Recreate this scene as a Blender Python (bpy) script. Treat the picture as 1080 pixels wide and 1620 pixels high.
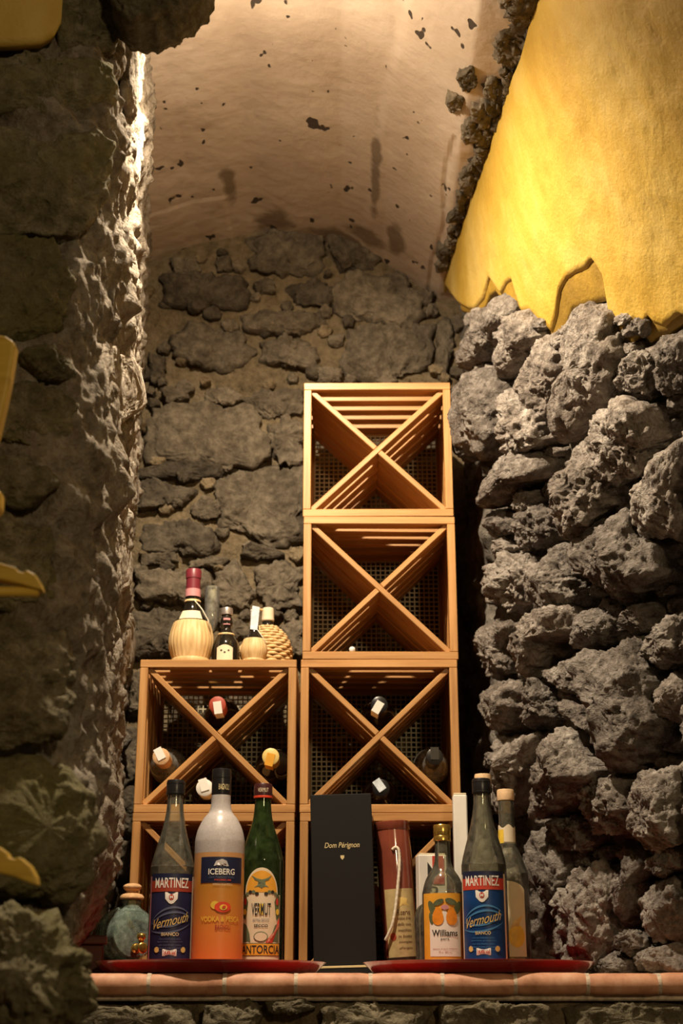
import bpy, bmesh, math, random
import numpy as np
from mathutils import Vector, Matrix

for o in list(bpy.data.objects):
    bpy.data.objects.remove(o)
scene = bpy.context.scene
C = scene.collection
random.seed(7)
RNG = np.random.default_rng(7)

# ------------------------------------------------------------------ camera
FPX = 2250.0
PITCH = math.radians(19.1)
ST, CT = math.sin(PITCH), math.cos(PITCH)
E = 1.20              # eye height
S = E + 0.047         # shelf top
cam_d = bpy.data.cameras.new('camera')
cam = bpy.data.objects.new('camera', cam_d)
C.objects.link(cam)
cam.location = (0, 0, E)
cam.rotation_euler = (math.radians(90) + PITCH, 0, 0)
cam_d.sensor_fit = 'VERTICAL'
cam_d.sensor_height = 36.0
cam_d.sensor_width = 24.0
cam_d.lens = 36.0 * FPX / 1620.0
cam_d.clip_start = 0.05
cam_d.dof.use_dof = True
cam_d.dof.focus_distance = 2.46
cam_d.dof.aperture_fstop = 5.0
scene.camera = cam

# ------------------------------------------------------------------ world, exposure
world = bpy.data.worlds.new('world')
scene.world = world
world.use_nodes = True
world.node_tree.nodes['Background'].inputs[0].default_value = (1.0, 0.72, 0.40, 1)
world.node_tree.nodes['Background'].inputs[1].default_value = 0.045
vs = scene.view_settings
vs.view_transform = 'Standard'
vs.look = 'None'
vs.gamma = 1.0
vs.use_curve_mapping = False
vs.exposure = 0.0
scene.cycles.caustics_reflective = False
scene.cycles.caustics_refractive = False
scene.cycles.sample_clamp_indirect = 3.0
scene.cycles.max_bounces = 14
scene.cycles.transparent_max_bounces = 16
scene.cycles.transmission_bounces = 14

# added fill light behind the viewer, standing in for dim room light
LD = bpy.data.lights.new('room_fill', 'POINT')
LD.energy = 62.0
LD.color = (1.0, 0.76, 0.42)
LD.shadow_soft_size = 0.12
LO = bpy.data.objects.new('room_fill', LD)
C.objects.link(LO)
LO.location = (0.9, -0.9, E + 1.15)

LAMP = Vector((-0.212, 2.00, E + 1.658))   # niche lamp under the vault

# ------------------------------------------------------------------ helpers: rays and surfaces
def ray(px, py):
    u = (px - 540.0) / FPX
    v = (810.0 - py) / FPX
    y = CT - v * ST
    return u / y, (ST + v * CT) / y        # X per metre of y, Z above eye per metre of y

def X_right(d, z):
    lo = np.interp(d, [1.2, 2.05, 2.36, 2.62, 2.84, 3.12, 3.4], [1.25, .79, .585, .42, .31, .275, .265])
    hi = np.interp(d, [1.2, 2.1, 3.12, 3.4], [.42, .335, .245, .235])
    lo = lo + .05 * np.clip((E + .45 - z) / .3, 0, 1)
    t = np.clip((z - E - 0.55) / 1.10, 0, 1)
    t = t * t * (3 - 2 * t)
    return lo * (1 - t) + hi * t

def Z_ceil(x):
    return E + np.interp(x, [-1.2, -.60, -.485, -.35, -.19, 0, .1, .18, .24, .30, .36, .6],
                            [1.35, 1.66, 1.74, 1.79, 1.82, 1.79, 1.745, 1.69, 1.645, 1.635, 1.63, 1.60])

def left_line(z):
    t = float(np.clip((z - (E + .06)) / .16, 0, 1))
    k = (1 - t) * .062
    return [(-.485 - k * .3, 3.2), (-.485 - k * .3, 3.12), (-.415 - k, 2.62), (-.376 - k, 2.28), (-.340 - k * .4, 1.96),
            (-.336, 1.83), (-.372, 1.775), (-.46, 1.735), (-.68, 1.71), (-1.4, 1.69)]

def hit_back(px, py):
    a, b = ray(px, py)
    d = 3.12
    return Vector((a * d, d, E + b * d)), Vector((0, -1, 0))

def hit_low(px, py):
    a, b = ray(px, py)
    d = 2.368
    return Vector((a * d, d, E + b * d)), Vector((0, -1, 0))

def hit_right(px, py):
    a, b = ray(px, py)
    ds = np.linspace(1.25, 3.35, 2101)
    f = a * ds - X_right(ds, E + b * ds)
    i = int(np.argmax(f > 0)) if (f > 0).any() else len(ds) - 1
    d = float(ds[i])
    z = E + b * d
    e = 0.02
    dx_d = (X_right(d + e, z) - X_right(d - e, z)) / (2 * e)
    dx_z = (X_right(d, z + e) - X_right(d, z - e)) / (2 * e)
    n = Vector((-1, float(dx_d), float(dx_z))).normalized()
    return Vector((a * d, d, z)), n

def hit_ceil(px, py):
    a, b = ray(px, py)
    ds = np.linspace(1.25, 3.2, 1951)
    f = E + b * ds - Z_ceil(a * ds)
    i = int(np.argmax(f > 0)) if (f > 0).any() else len(ds) - 1
    d = float(ds[i])
    return Vector((a * d, d, E + b * d)), Vector((0, 0, -1))

def hit_left(px, py):
    a, b = ray(px, py)
    d = 2.0
    n = Vector((0, -1, 0))
    for it in range(4):
        L = left_line(E + b * d)
        best = None
        for (x0, y0), (x1, y1) in zip(L[:-1], L[1:]):
            g0, g1 = x0 - a * y0, x1 - a * y1
            if g0 * g1 <= 0 and g0 != g1:
                t = g0 / (g0 - g1)
                y = y0 + (y1 - y0) * t
                if best is None or y < best[0]:
                    best = (y, Vector((-(y1 - y0), (x1 - x0), 0)).normalized())
        if best:
            d, n = best
            if n.y > 0.2:
                n = -n
    if n.x < -0.3:
        n = -n
    return Vector((a * d, d, E + b * d)), n

# ------------------------------------------------------------------ helpers: noise
def _h(ix, iy, iz):
    h = (ix.astype(np.int64) * 374761393 + iy.astype(np.int64) * 668265263 + iz.astype(np.int64) * 1440662683) & 0xffffffff
    h = ((h ^ (h >> 13)) * 1274126177) & 0xffffffff
    h = (h ^ (h >> 16)) & 0xffffffff
    return h / 4294967296.0

def vnoise(p):
    i = np.floor(p)
    f = p - i
    u = f * f * (3 - 2 * f)
    x, y, z = i[:, 0], i[:, 1], i[:, 2]
    ux, uy, uz = u[:, 0], u[:, 1], u[:, 2]
    def L(a, b, t): return a + (b - a) * t
    c00 = L(_h(x, y, z), _h(x + 1, y, z), ux)
    c10 = L(_h(x, y + 1, z), _h(x + 1, y + 1, z), ux)
    c01 = L(_h(x, y, z + 1), _h(x + 1, y, z + 1), ux)
    c11 = L(_h(x, y + 1, z + 1), _h(x + 1, y + 1, z + 1), ux)
    return L(L(c00, c10, uy), L(c01, c11, uy), uz) * 2 - 1

def fbm(p, freq, octs=4, gain=0.5):
    out = np.zeros(len(p))
    a = 1.0
    for k in range(octs):
        out += a * vnoise(p * freq + 17.3 * k)
        freq *= 2.03
        a *= gain
    return out

# ------------------------------------------------------------------ helpers: objects
def tag(o, label=None, cat=None, group=None, kind=None):
    if label: o['label'] = label
    if cat: o['category'] = cat
    if group: o['group'] = group
    if kind: o['kind'] = kind
    return o

def empty(name, loc=(0, 0, 0), rz=0.0):
    o = bpy.data.objects.new(name, None)
    o.empty_display_size = 0.02
    C.objects.link(o)
    o.location = loc
    o.rotation_euler = (0, 0, rz)
    return o

def mesh_obj(name, verts, faces, mat, parent=None, smooth=True, loc=None, angle=None):
    me = bpy.data.meshes.new(name)
    me.from_pydata([tuple(v) for v in verts], [], [tuple(f) for f in faces])
    if mat: me.materials.append(mat)
    if smooth:
        me.polygons.foreach_set('use_smooth', [True] * len(me.polygons))
        if angle:
            me.set_sharp_from_angle(angle=math.radians(angle))
    me.update()
    o = bpy.data.objects.new(name, me)
    C.objects.link(o)
    if parent: o.parent = parent
    if loc is not None: o.location = loc
    return o

def link_mesh(name, me, parent, loc=(0, 0, 0), rot=(0, 0, 0)):
    o = bpy.data.objects.new(name, me)
    C.objects.link(o)
    o.parent = parent
    o.location = loc
    o.rotation_euler = rot
    return o

def cbox_data(sx, sy, sz, c=0.0012):
    """chamfered box centred at origin"""
    bm = bmesh.new()
    bmesh.ops.create_cube(bm, size=1.0)
    for v in bm.verts:
        v.co = Vector((v.co.x * sx, v.co.y * sy, v.co.z * sz))
    if c > 0:
        bmesh.ops.bevel(bm, geom=list(bm.edges), offset=c, segments=1, affect='EDGES')
    v = [tuple(x.co) for x in bm.verts]
    bm.verts.index_update()
    f = [tuple(x.index for x in fc.verts) for fc in bm.faces]
    bm.free()
    return v, f

def cbox_mesh(name, sx, sy, sz, mat, c=0.0012):
    v, f = cbox_data(sx, sy, sz, c)
    me = bpy.data.meshes.new(name)
    me.from_pydata(v, [], f)
    me.materials.append(mat)
    return me

def cbox(name, sx, sy, sz, mat, parent, loc, rot=(0, 0, 0), c=0.0012):
    return link_mesh(name, cbox_mesh(name, sx, sy, sz, mat, c), parent, loc, rot)

def lathe_data(prof, segs=56):
    V, F = [], []
    n = len(prof)
    idx = []
    for (r, z) in prof:
        if r < 1e-6:
            idx.append([len(V)])
            V.append((0, 0, z))
        else:
            base = len(V)
            for k in range(segs):
                a = 2 * math.pi * k / segs
                V.append((r * math.cos(a), r * math.sin(a), z))
            idx.append(list(range(base, base + segs)))
    for i in range(n - 1):
        A, B = idx[i], idx[i + 1]
        for k in range(segs):
            k2 = (k + 1) % segs
            if len(A) == 1 and len(B) == 1:
                continue
            if len(A) == 1:
                F.append((A[0], B[k2], B[k]))
            elif len(B) == 1:
                F.append((A[k], A[k2], B[0]))
            else:
                F.append((A[k], A[k2], B[k2], B[k]))
    return V, F

def smooth_prof(pts, per=6):
    """Catmull-Rom through (r,z) points"""
    P = [pts[0]] + list(pts) + [pts[-1]]
    out = []
    for i in range(1, len(P) - 2):
        p0, p1, p2, p3 = [np.array(P[i + k]) for k in (-1, 0, 1, 2)]
        for k in range(per):
            t = k / per
            q = 0.5 * ((2 * p1) + (-p0 + p2) * t + (2 * p0 - 5 * p1 + 4 * p2 - p3) * t * t + (-p0 + 3 * p1 - 3 * p2 + p3) * t ** 3)
            out.append((max(float(q[0]), 0.0), float(q[1])))
    out.append(tuple(pts[-1]))
    return out

def lathe(name, prof, mat, parent, loc=(0, 0, 0), rot=(0, 0, 0), segs=56, angle=40):
    V, F = lathe_data(prof, segs)
    o = mesh_obj(name, V, F, mat, parent, True, loc, angle)
    o.rotation_euler = rot
    return o

def glass_prof(outer, t=0.003, floor=0.006):
    """outer runs from (0,0) up to the mouth; adds the inner wall down again"""
    inner = [(max(r - t, 0.002), z) for (r, z) in outer if r > 0.004 and z > floor]
    inner = inner[::-1]
    return list(outer) + [(inner[0][0], outer[-1][1])] + inner + [(inner[-1][0], floor), (0, floor)]

def liquid_prof(outer, zl, t=0.0034, floor=0.0064):
    pts = [(0, floor)]
    prev = None
    for (r, z) in outer:
        if r < 0.004: continue
        if z < floor:
            prev = (r, z); continue
        if z > zl:
            break
        if len(pts) == 1: pts.append((r - t, floor))
        pts.append((r - t, z)); prev = (r, z)
    pts.append((prev[0] - t, zl))
    pts.append((0, zl))
    return pts

def tube_data(path, rad, segs=10, closed=False):
    P = [Vector(p) for p in path]
    V, F = [], []
    n = len(P)
    up = Vector((0.137, 0.31, 0.94))
    for i, p in enumerate(P):
        a = P[max(i - 1, 0)]; b = P[min(i + 1, n - 1)]
        t = (b - a).normalized()
        s = t.cross(up).normalized(); w = s.cross(t)
        r = rad[i] if isinstance(rad, (list, tuple)) else rad
        for k in range(segs):
            g = 2 * math.pi * k / segs
            V.append(p + s * (r * math.cos(g)) + w * (r * math.sin(g)))
    for i in range(n - 1):
        for k in range(segs):
            k2 = (k + 1) % segs
            F.append((i * segs + k, i * segs + k2, (i + 1) * segs + k2, (i + 1) * segs + k))
    F.append(tuple(range(segs))[::-1])
    F.append(tuple(range((n - 1) * segs, n * segs)))
    return V, F

# wrap helpers: (s, z) label coordinates -> cylinder facing -Y
def wrap(R, s, z):
    return (R * math.sin(s / R), -R * math.cos(s / R), z)

def label_cols(name, R, s0, s1, zb, zt, mat, parent, n=28, rows=6):
    zb = zb if callable(zb) else (lambda s, k=zb: k)
    zt = zt if callable(zt) else (lambda s, k=zt: k)
    V, F = [], []
    for i in range(n + 1):
        s = s0 + (s1 - s0) * i / n
        for j in range(rows + 1):
            z = zb(s) + (zt(s) - zb(s)) * j / rows
            V.append(wrap(R, s, z))
    for i in range(n):
        for j in range(rows):
            a = i * (rows + 1) + j
            F.append((a, a + rows + 1, a + rows + 2, a + 1))
    return mesh_obj(name, V, F, mat, parent)

def label_blob(name, R, pts, mat, parent, rings=3):
    """star-shaped outline in (s,z)"""
    cs = sum(p[0] for p in pts) / len(pts); cz = sum(p[1] for p in pts) / len(pts)
    V = [wrap(R, cs, cz)]; F = []
    n = len(pts)
    for r in range(1, rings + 1):
        for (s, z) in pts:
            V.append(wrap(R, cs + (s - cs) * r / rings, cz + (z - cz) * r / rings))
    for k in range(n):
        F.append((0, 1 + k, 1 + (k + 1) % n))
    for r in range(rings - 1):
        for k in range(n):
            a = 1 + r * n
            F.append((a + k, a + n + k, a + n + (k + 1) % n, a + (k + 1) % n))
    return mesh_obj(name, V, F, mat, parent)

def ell(cs, cz, a, b, n=20, rot=0.0):
    out = []
    for k in range(n):
        t = 2 * math.pi * k / n
        x, y = a * math.cos(t), b * math.sin(t)
        out.append((cs + x * math.cos(rot) - y * math.sin(rot), cz + x * math.sin(rot) + y * math.cos(rot)))
    return out

def text_data(txt, width, height, shear=0.0, bold=0.0):
    cu = bpy.data.curves.new('t', 'FONT')
    cu.body = txt
    cu.align_x = 'CENTER'
    cu.size = 1.0
    cu.shear = shear
    cu.offset = bold
    cu.resolution_u = 3
    ob = bpy.data.objects.new('t', cu)
    C.objects.link(ob)
    dg = bpy.context.evaluated_depsgraph_get()
    dg.update()
    me = bpy.data.meshes.new_from_object(ob.evaluated_get(dg))
    V = np.array([v.co[:] for v in me.vertices]) if len(me.vertices) else np.zeros((0, 3))
    F = [tuple(p.vertices) for p in me.polygons]
    bpy.data.objects.remove(ob); bpy.data.curves.remove(cu); bpy.data.meshes.remove(me)
    mn, mx = V.min(0), V.max(0)
    V = (V - (mn + mx) / 2)
    V[:, 0] *= width / (mx[0] - mn[0])
    V[:, 1] *= height / (mx[1] - mn[1])
    return V, F

def label_text(name, R, txt, cs, cz, width, height, mat, parent, shear=0.0, bold=0.0, slope=0.0):
    V, F = text_data(txt, width, height, shear, bold)
    W = [wrap(R, cs + v[0], cz + v[1] + slope * v[0]) for v in V]
    return mesh_obj(name, W, F, mat, parent, smooth=False)

# ------------------------------------------------------------------ materials
def new_mat(name):
    m = bpy.data.materials.new(name)
    m.use_nodes = True
    nt = m.node_tree
    b = nt.nodes['Principled BSDF']
    return m, nt, b

def N(nt, typ, **kw):
    n = nt.nodes.new(typ)
    for k, v in kw.items():
        if k in n.inputs: n.inputs[k].default_value = v
        else: setattr(n, k, v)
    return n

def ramp(nt, stops):
    r = nt.nodes.new('ShaderNodeValToRGB')
    while len(r.color_ramp.elements) < len(stops): r.color_ramp.elements.new(0.5)
    for e, (p, c) in zip(r.color_ramp.elements, stops):
        e.position = p
        e.color = (c[0], c[1], c[2], 1) if len(c) == 3 else c
    return r

def simple(name, col, rough=0.5, metal=0.0, var=0.0, coat=0.0, scale=60.0, bump=0.0, spec=0.5):
    m, nt, b = new_mat(name)
    b.inputs['Roughness'].default_value = rough
    b.inputs['Metallic'].default_value = metal
    b.inputs['Coat Weight'].default_value = coat
    b.inputs['Specular IOR Level'].default_value = spec
    tc = N(nt, 'ShaderNodeTexCoord')
    no = N(nt, 'ShaderNodeTexNoise', Scale=scale, Detail=4.0)
    nt.links.new(tc.outputs['Object'], no.inputs['Vector'])
    v = max(var, 0.03)
    r = ramp(nt, [(0.3, [x * (1 - v) for x in col]), (0.7, [min(x * (1 + v), 1) for x in col])])
    nt.links.new(no.outputs['Fac'], r.inputs[0])
    nt.links.new(r.outputs[0], b.inputs['Base Color'])
    if bump:
        bp = N(nt, 'ShaderNodeBump', Strength=bump, Distance=0.002)
        nt.links.new(no.outputs['Fac'], bp.inputs['Height'])
        nt.links.new(bp.outputs[0], b.inputs['Normal'])
    return m

def rock_mat(name, dark, mid, light, bump=1.0, dist=0.006, pore=55.0, moss=None, rand=0.25, coord='Object', big=7.0):
    m, nt, b = new_mat(name)
    b.inputs['Roughness'].default_value = 0.92
    b.inputs['Specular IOR Level'].default_value = 0.25
    tc = N(nt, 'ShaderNodeTexCoord')
    oi = N(nt, 'ShaderNodeObjectInfo')
    off = N(nt, 'ShaderNodeVectorMath', operation='SCALE')
    comb = N(nt, 'ShaderNodeCombineXYZ')
    for k in range(3): nt.links.new(oi.outputs['Random'], comb.inputs[k])
    nt.links.new(comb.outputs[0], off.inputs[0]); off.inputs['Scale'].default_value = 9.0
    add = N(nt, 'ShaderNodeVectorMath', operation='ADD')
    nt.links.new(tc.outputs[coord], add.inputs[0]); nt.links.new(off.outputs[0], add.inputs[1])
    v = add.outputs[0]
    n1 = N(nt, 'ShaderNodeTexNoise', Scale=big, Detail=6.0, Roughness=0.6)
    n2 = N(nt, 'ShaderNodeTexNoise', Scale=48.0, Detail=7.0, Roughness=0.7)
    n3 = N(nt, 'ShaderNodeTexNoise', Scale=170.0, Detail=4.0, Roughness=0.65)
    vo = N(nt, 'ShaderNodeTexVoronoi', Scale=pore)
    for n in (n1, n2, n3, vo): nt.links.new(v, n.inputs['Vector'])
    mixn = N(nt, 'ShaderNodeMath', operation='MULTIPLY_ADD')
    nt.links.new(n2.outputs['Fac'], mixn.inputs[0]); mixn.inputs[1].default_value = 0.75
    sc = N(nt, 'ShaderNodeMath', operation='MULTIPLY'); sc.inputs[1].default_value = 0.45
    nt.links.new(n1.outputs['Fac'], sc.inputs[0]); nt.links.new(sc.outputs[0], mixn.inputs[2])
    r = ramp(nt, [(0.40, dark), (0.58, mid), (0.78, light)])
    nt.links.new(mixn.outputs[0], r.inputs[0])
    col = r.outputs[0]
    if moss:
        n4 = N(nt, 'ShaderNodeTexNoise', Scale=5.0, Detail=5.0)
        nt.links.new(v, n4.inputs['Vector'])
        rm = ramp(nt, [(0.45, (0, 0, 0)), (0.68, (.75, .75, .75))])
        nt.links.new(n4.outputs['Fac'], rm.inputs[0])
        mx = N(nt, 'ShaderNodeMixRGB'); mx.inputs[2].default_value = (*moss, 1)
        nt.links.new(rm.outputs[0], mx.inputs[0]); nt.links.new(col, mx.inputs[1])
        col = mx.outputs[0]
    hs = N(nt, 'ShaderNodeHueSaturation')
    mr = N(nt, 'ShaderNodeMapRange'); mr.inputs['To Min'].default_value = 1 - rand; mr.inputs['To Max'].default_value = 1 + rand
    nt.links.new(oi.outputs['Random'], mr.inputs['Value'])
    nt.links.new(mr.outputs[0], hs.inputs['Value']); nt.links.new(col, hs.inputs['Color'])
    nt.links.new(hs.outputs[0], b.inputs['Base Color'])
    # relief
    pr = ramp(nt, [(0.0, (0, 0, 0)), (0.35, (1, 1, 1))])
    nt.links.new(vo.outputs['Distance'], pr.inputs[0])
    h1 = N(nt, 'ShaderNodeMath', operation='MULTIPLY_ADD')
    nt.links.new(pr.outputs[0], h1.inputs[0]); h1.inputs[1].default_value = 0.35
    h2 = N(nt, 'ShaderNodeMath', operation='MULTIPLY_ADD')
    nt.links.new(n3.outputs['Fac'], h2.inputs[0]); h2.inputs[1].default_value = 0.45
    nt.links.new(n2.outputs['Fac'], h2.inputs[2]); nt.links.new(h2.outputs[0], h1.inputs[2])
    bp = N(nt, 'ShaderNodeBump', Strength=bump, Distance=dist)
    nt.links.new(h1.outputs[0], bp.inputs['Height'])
    nt.links.new(bp.outputs[0], b.inputs['Normal'])
    return m

M = {}
M['rock_right'] = rock_mat('grey_lava_rock', (.072, .057, .046), (.250, .211, .178), (.54, .485, .43), 1.0, .018, 60, rand=.3)
M['rock_back'] = rock_mat('dark_back_stone', (.042, .032, .021), (.105, .084, .058), (.21, .172, .122), .8, .005, 90, rand=.35)
M['mortar_back'] = rock_mat('tan_mortar', (.09, .068, .040), (.22, .165, .095), (.34, .265, .165), 1.0, .010, 40, big=5)
M['rock_left'] = rock_mat('pillar_stone', (.06, .052, .030), (.175, .150, .090), (.36, .32, .24), 1.0, .014, 60, moss=(.17, .155, .058))
M['mortar_left'] = rock_mat('pillar_mortar', (.12, .09, .06), (.30, .25, .19), (.52, .47, .40), 1.0, .012, 45)
M['mortar_right'] = rock_mat('grey_joint', (.06, .05, .04), (.16, .14, .115), (.30, .27, .23), 1.0, .012, 45)
M['rock_low'] = rock_mat('shelf_wall_stone', (.075, .062, .040), (.18, .15, .095), (.30, .26, .175), 1.0, .008, 60)

def plaster_yellow(name, a, b_, c):
    m, nt, b = new_mat(name)
    b.inputs['Roughness'].default_value = 0.62
    tc = N(nt, 'ShaderNodeTexCoord')
    mp = N(nt, 'ShaderNodeMapping'); mp.inputs['Scale'].default_value = (3, 3, 1.3)
    nt.links.new(tc.outputs['Object'], mp.inputs[0])
    n1 = N(nt, 'ShaderNodeTexNoise', Scale=2.2, Detail=7.0, Roughness=0.62)
    n2 = N(nt, 'ShaderNodeTexNoise', Scale=160.0, Detail=5.0, Roughness=0.6)
    n3 = N(nt, 'ShaderNodeTexNoise', Scale=14.0, Detail=4.0)
    nt.links.new(mp.outputs[0], n1.inputs['Vector'])
    nt.links.new(tc.outputs['Object'], n2.inputs['Vector']); nt.links.new(tc.outputs['Object'], n3.inputs['Vector'])
    r = ramp(nt, [(0.28, a), (0.48, b_), (0.72, c)])
    nt.links.new(n1.outputs['Fac'], r.inputs[0]); nt.links.new(r.outputs[0], b.inputs['Base Color'])
    h = N(nt, 'ShaderNodeMath', operation='MULTIPLY_ADD'); h.inputs[1].default_value = 3.0
    nt.links.new(n3.outputs['Fac'], h.inputs[0]); nt.links.new(n2.outputs['Fac'], h.inputs[2])
    bp = N(nt, 'ShaderNodeBump', Strength=0.6, Distance=0.0025)
    nt.links.new(h.outputs[0], bp.inputs['Height']); nt.links.new(bp.outputs[0], b.inputs['Normal'])
    return m
M['yellow'] = plaster_yellow('yellow_plaster', (.38, .215, .016), (.48, .305, .042), (.57, .405, .11))
M['yellow_torn'] = plaster_yellow('torn_yellow_plaster', (.10, .055, .006), (.24, .14, .012), (.42, .26, .03))

def ceiling_mat():
    m, nt, b = new_mat('tan_vault_plaster')
    b.inputs['Roughness'].default_value = 0.9
    tc = N(nt, 'ShaderNodeTexCoord')
    n1 = N(nt, 'ShaderNodeTexNoise', Scale=2.6, Detail=8.0, Roughness=0.62)
    n2 = N(nt, 'ShaderNodeTexNoise', Scale=34.0, Detail=5.0)
    n3 = N(nt, 'ShaderNodeTexNoise', Scale=25.0, Detail=2.0, Roughness=0.5)
    n4 = N(nt, 'ShaderNodeTexNoise', Scale=11.0, Detail=5.0)
    mp = N(nt, 'ShaderNodeMapping'); mp.inputs['Scale'].default_value = (1, .6, 1)
    nt.links.new(tc.outputs['Object'], mp.inputs[0])
    for n in (n1, n2, n4): nt.links.new(tc.outputs['Object'], n.inputs['Vector'])
    nt.links.new(mp.outputs[0], n3.inputs['Vector'])
    r = ramp(nt, [(0.30, (.37, .275, .195)), (0.5, (.51, .405, .31)), (0.72, (.62, .52, .42))])
    nt.links.new(n1.outputs['Fac'], r.inputs[0])
    col = r.outputs[0]
    # old damp stains, placed where the plaster has them (x, y, half width, half length)
    mask = None
    spots = [(-.165, 3.06, .06, .045), (.075, 2.78, .014, .20), (.055, 3.03, .05, .05), (.13, 2.98, .022, .07), (-.26, 2.88, .02, .09),
             (-.02, 3.09, .09, .04)]
    for (x, y, a, c) in spots:
        s = N(nt, 'ShaderNodeVectorMath', operation='SUBTRACT'); s.inputs[1].default_value = (x, y, 0)
        nt.links.new(tc.outputs['Object'], s.inputs[0])
        k = N(nt, 'ShaderNodeVectorMath', operation='MULTIPLY'); k.inputs[1].default_value = (1 / a, 1 / c, 0)
        nt.links.new(s.outputs[0], k.inputs[0])
        l = N(nt, 'ShaderNodeVectorMath', operation='LENGTH'); nt.links.new(k.outputs[0], l.inputs[0])
        ad = N(nt, 'ShaderNodeMath', operation='MULTIPLY_ADD'); ad.inputs[1].default_value = 2.6
        nt.links.new(n4.outputs['Fac'], ad.inputs[0]); nt.links.new(l.outputs['Value'], ad.inputs[2])
        rr = ramp(nt, [(0.0, (1, 1, 1)), (1.0, (0, 0, 0))])
        mr = N(nt, 'ShaderNodeMapRange'); mr.inputs['From Min'].default_value = 1.9; mr.inputs['From Max'].default_value = 2.35
        mr.inputs['To Min'].default_value = 1; mr.inputs['To Max'].default_value = 0
        nt.links.new(ad.outputs[0], mr.inputs['Value'])
        nt.nodes.remove(rr)
        if mask is None: mask = mr.outputs[0]
        else:
            mm = N(nt, 'ShaderNodeMath', operation='MAXIMUM')
            nt.links.new(mask, mm.inputs[0]); nt.links.new(mr.outputs[0], mm.inputs[1]); mask = mm.outputs[0]
    mx = N(nt, 'ShaderNodeMixRGB'); mx.inputs[2].default_value = (.15, .10, .055, 1)
    sc = N(nt, 'ShaderNodeMath', operation='MULTIPLY'); sc.inputs[1].default_value = .8
    nt.links.new(mask, sc.inputs[0]); nt.links.new(sc.outputs[0], mx.inputs[0]); nt.links.new(col, mx.inputs[1])
    col = mx.outputs[0]
    rp = ramp(nt, [(0.300, (1, 1, 1)), (0.315, (0, 0, 0))])
    nt.links.new(n3.outputs['Fac'], rp.inputs[0])
    mx2 = N(nt, 'ShaderNodeMixRGB'); mx2.inputs[2].default_value = (.05, .035, .025, 1)
    nt.links.new(rp.outputs[0], mx2.inputs[0]); nt.links.new(col, mx2.inputs[1])
    nt.links.new(mx2.outputs[0], b.inputs['Base Color'])
    h = N(nt, 'ShaderNodeMath', operation='MULTIPLY_ADD'); h.inputs[1].default_value = -1.2
    nt.links.new(rp.outputs[0], h.inputs[0]); nt.links.new(n2.outputs['Fac'], h.inputs[2])
    bp = N(nt, 'ShaderNodeBump', Strength=0.55, Distance=0.005)
    nt.links.new(h.outputs[0], bp.inputs['Height']); nt.links.new(bp.outputs[0], b.inputs['Normal'])
    return m
M['ceiling'] = ceiling_mat()

def wood_mat(name, a, b_, c, rough=0.45, axis=0, rnd=.12):
    m, nt, b = new_mat(name)
    b.inputs['Roughness'].default_value = rough
    tc = N(nt, 'ShaderNodeTexCoord')
    oi = N(nt, 'ShaderNodeObjectInfo')
    comb = N(nt, 'ShaderNodeCombineXYZ')
    for k in range(3): nt.links.new(oi.outputs['Random'], comb.inputs[k])
    sc_ = N(nt, 'ShaderNodeVectorMath', operation='SCALE'); sc_.inputs['Scale'].default_value = 5.0
    nt.links.new(comb.outputs[0], sc_.inputs[0])
    ad = N(nt, 'ShaderNodeVectorMath', operation='ADD')
    nt.links.new(tc.outputs['Object'], ad.inputs[0]); nt.links.new(sc_.outputs[0], ad.inputs[1])
    mp = N(nt, 'ShaderNodeMapping')
    s = [90.0, 90.0, 90.0]; s[axis] = 5.0
    mp.inputs['Scale'].default_value = s
    nt.links.new(ad.outputs[0], mp.inputs[0])
    n1 = N(nt, 'ShaderNodeTexNoise', Scale=1.0, Detail=5.0, Roughness=0.6)
    nt.links.new(mp.outputs[0], n1.inputs['Vector'])
    r = ramp(nt, [(0.28, a), (0.5, b_), (0.74, c)])
    nt.links.new(n1.outputs['Fac'], r.inputs[0])
    hs = N(nt, 'ShaderNodeHueSaturation')
    mr = N(nt, 'ShaderNodeMapRange'); mr.inputs['To Min'].default_value = 1 - rnd; mr.inputs['To Max'].default_value = 1 + rnd
    nt.links.new(oi.outputs['Random'], mr.inputs['Value']); nt.links.new(mr.outputs[0], hs.inputs['Value'])
    nt.links.new(r.outputs[0], hs.inputs['Color']); nt.links.new(hs.outputs[0], b.inputs['Base Color'])
    bp = N(nt, 'ShaderNodeBump', Strength=0.15, Distance=0.001)
    nt.links.new(n1.outputs['Fac'], bp.inputs['Height']); nt.links.new(bp.outputs[0], b.inputs['Normal'])
    return m
M['wood'] = wood_mat('honey_wood', (.34, .155, .045), (.48, .240, .078), (.59, .325, .125))
M['wood_yellow'] = wood_mat('yellow_wood', (.50, .30, .03), (.66, .42, .055), (.74, .50, .09))
M['wood_dark'] = wood_mat('dark_red_wood', (.045, .012, .007), (.085, .024, .012), (.13, .040, .02), rough=.3)
M['mesh'] = simple('grey_mesh', (.50, .43, .28), .6, 0.0)
M['straw'] = wood_mat('straw', (.50, .31, .12), (.70, .48, .22), (.84, .64, .36), rough=.6, axis=2)
M['wicker'] = simple('wicker', (.72, .49, .23), .6, var=.3, scale=120)
M['cork'] = simple('cork', (.66, .40, .20), .8, var=.2, scale=150, bump=.3)
M['cork_top'] = simple('cork_top', (.74, .50, .28), .7, var=.15, scale=150)

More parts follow.
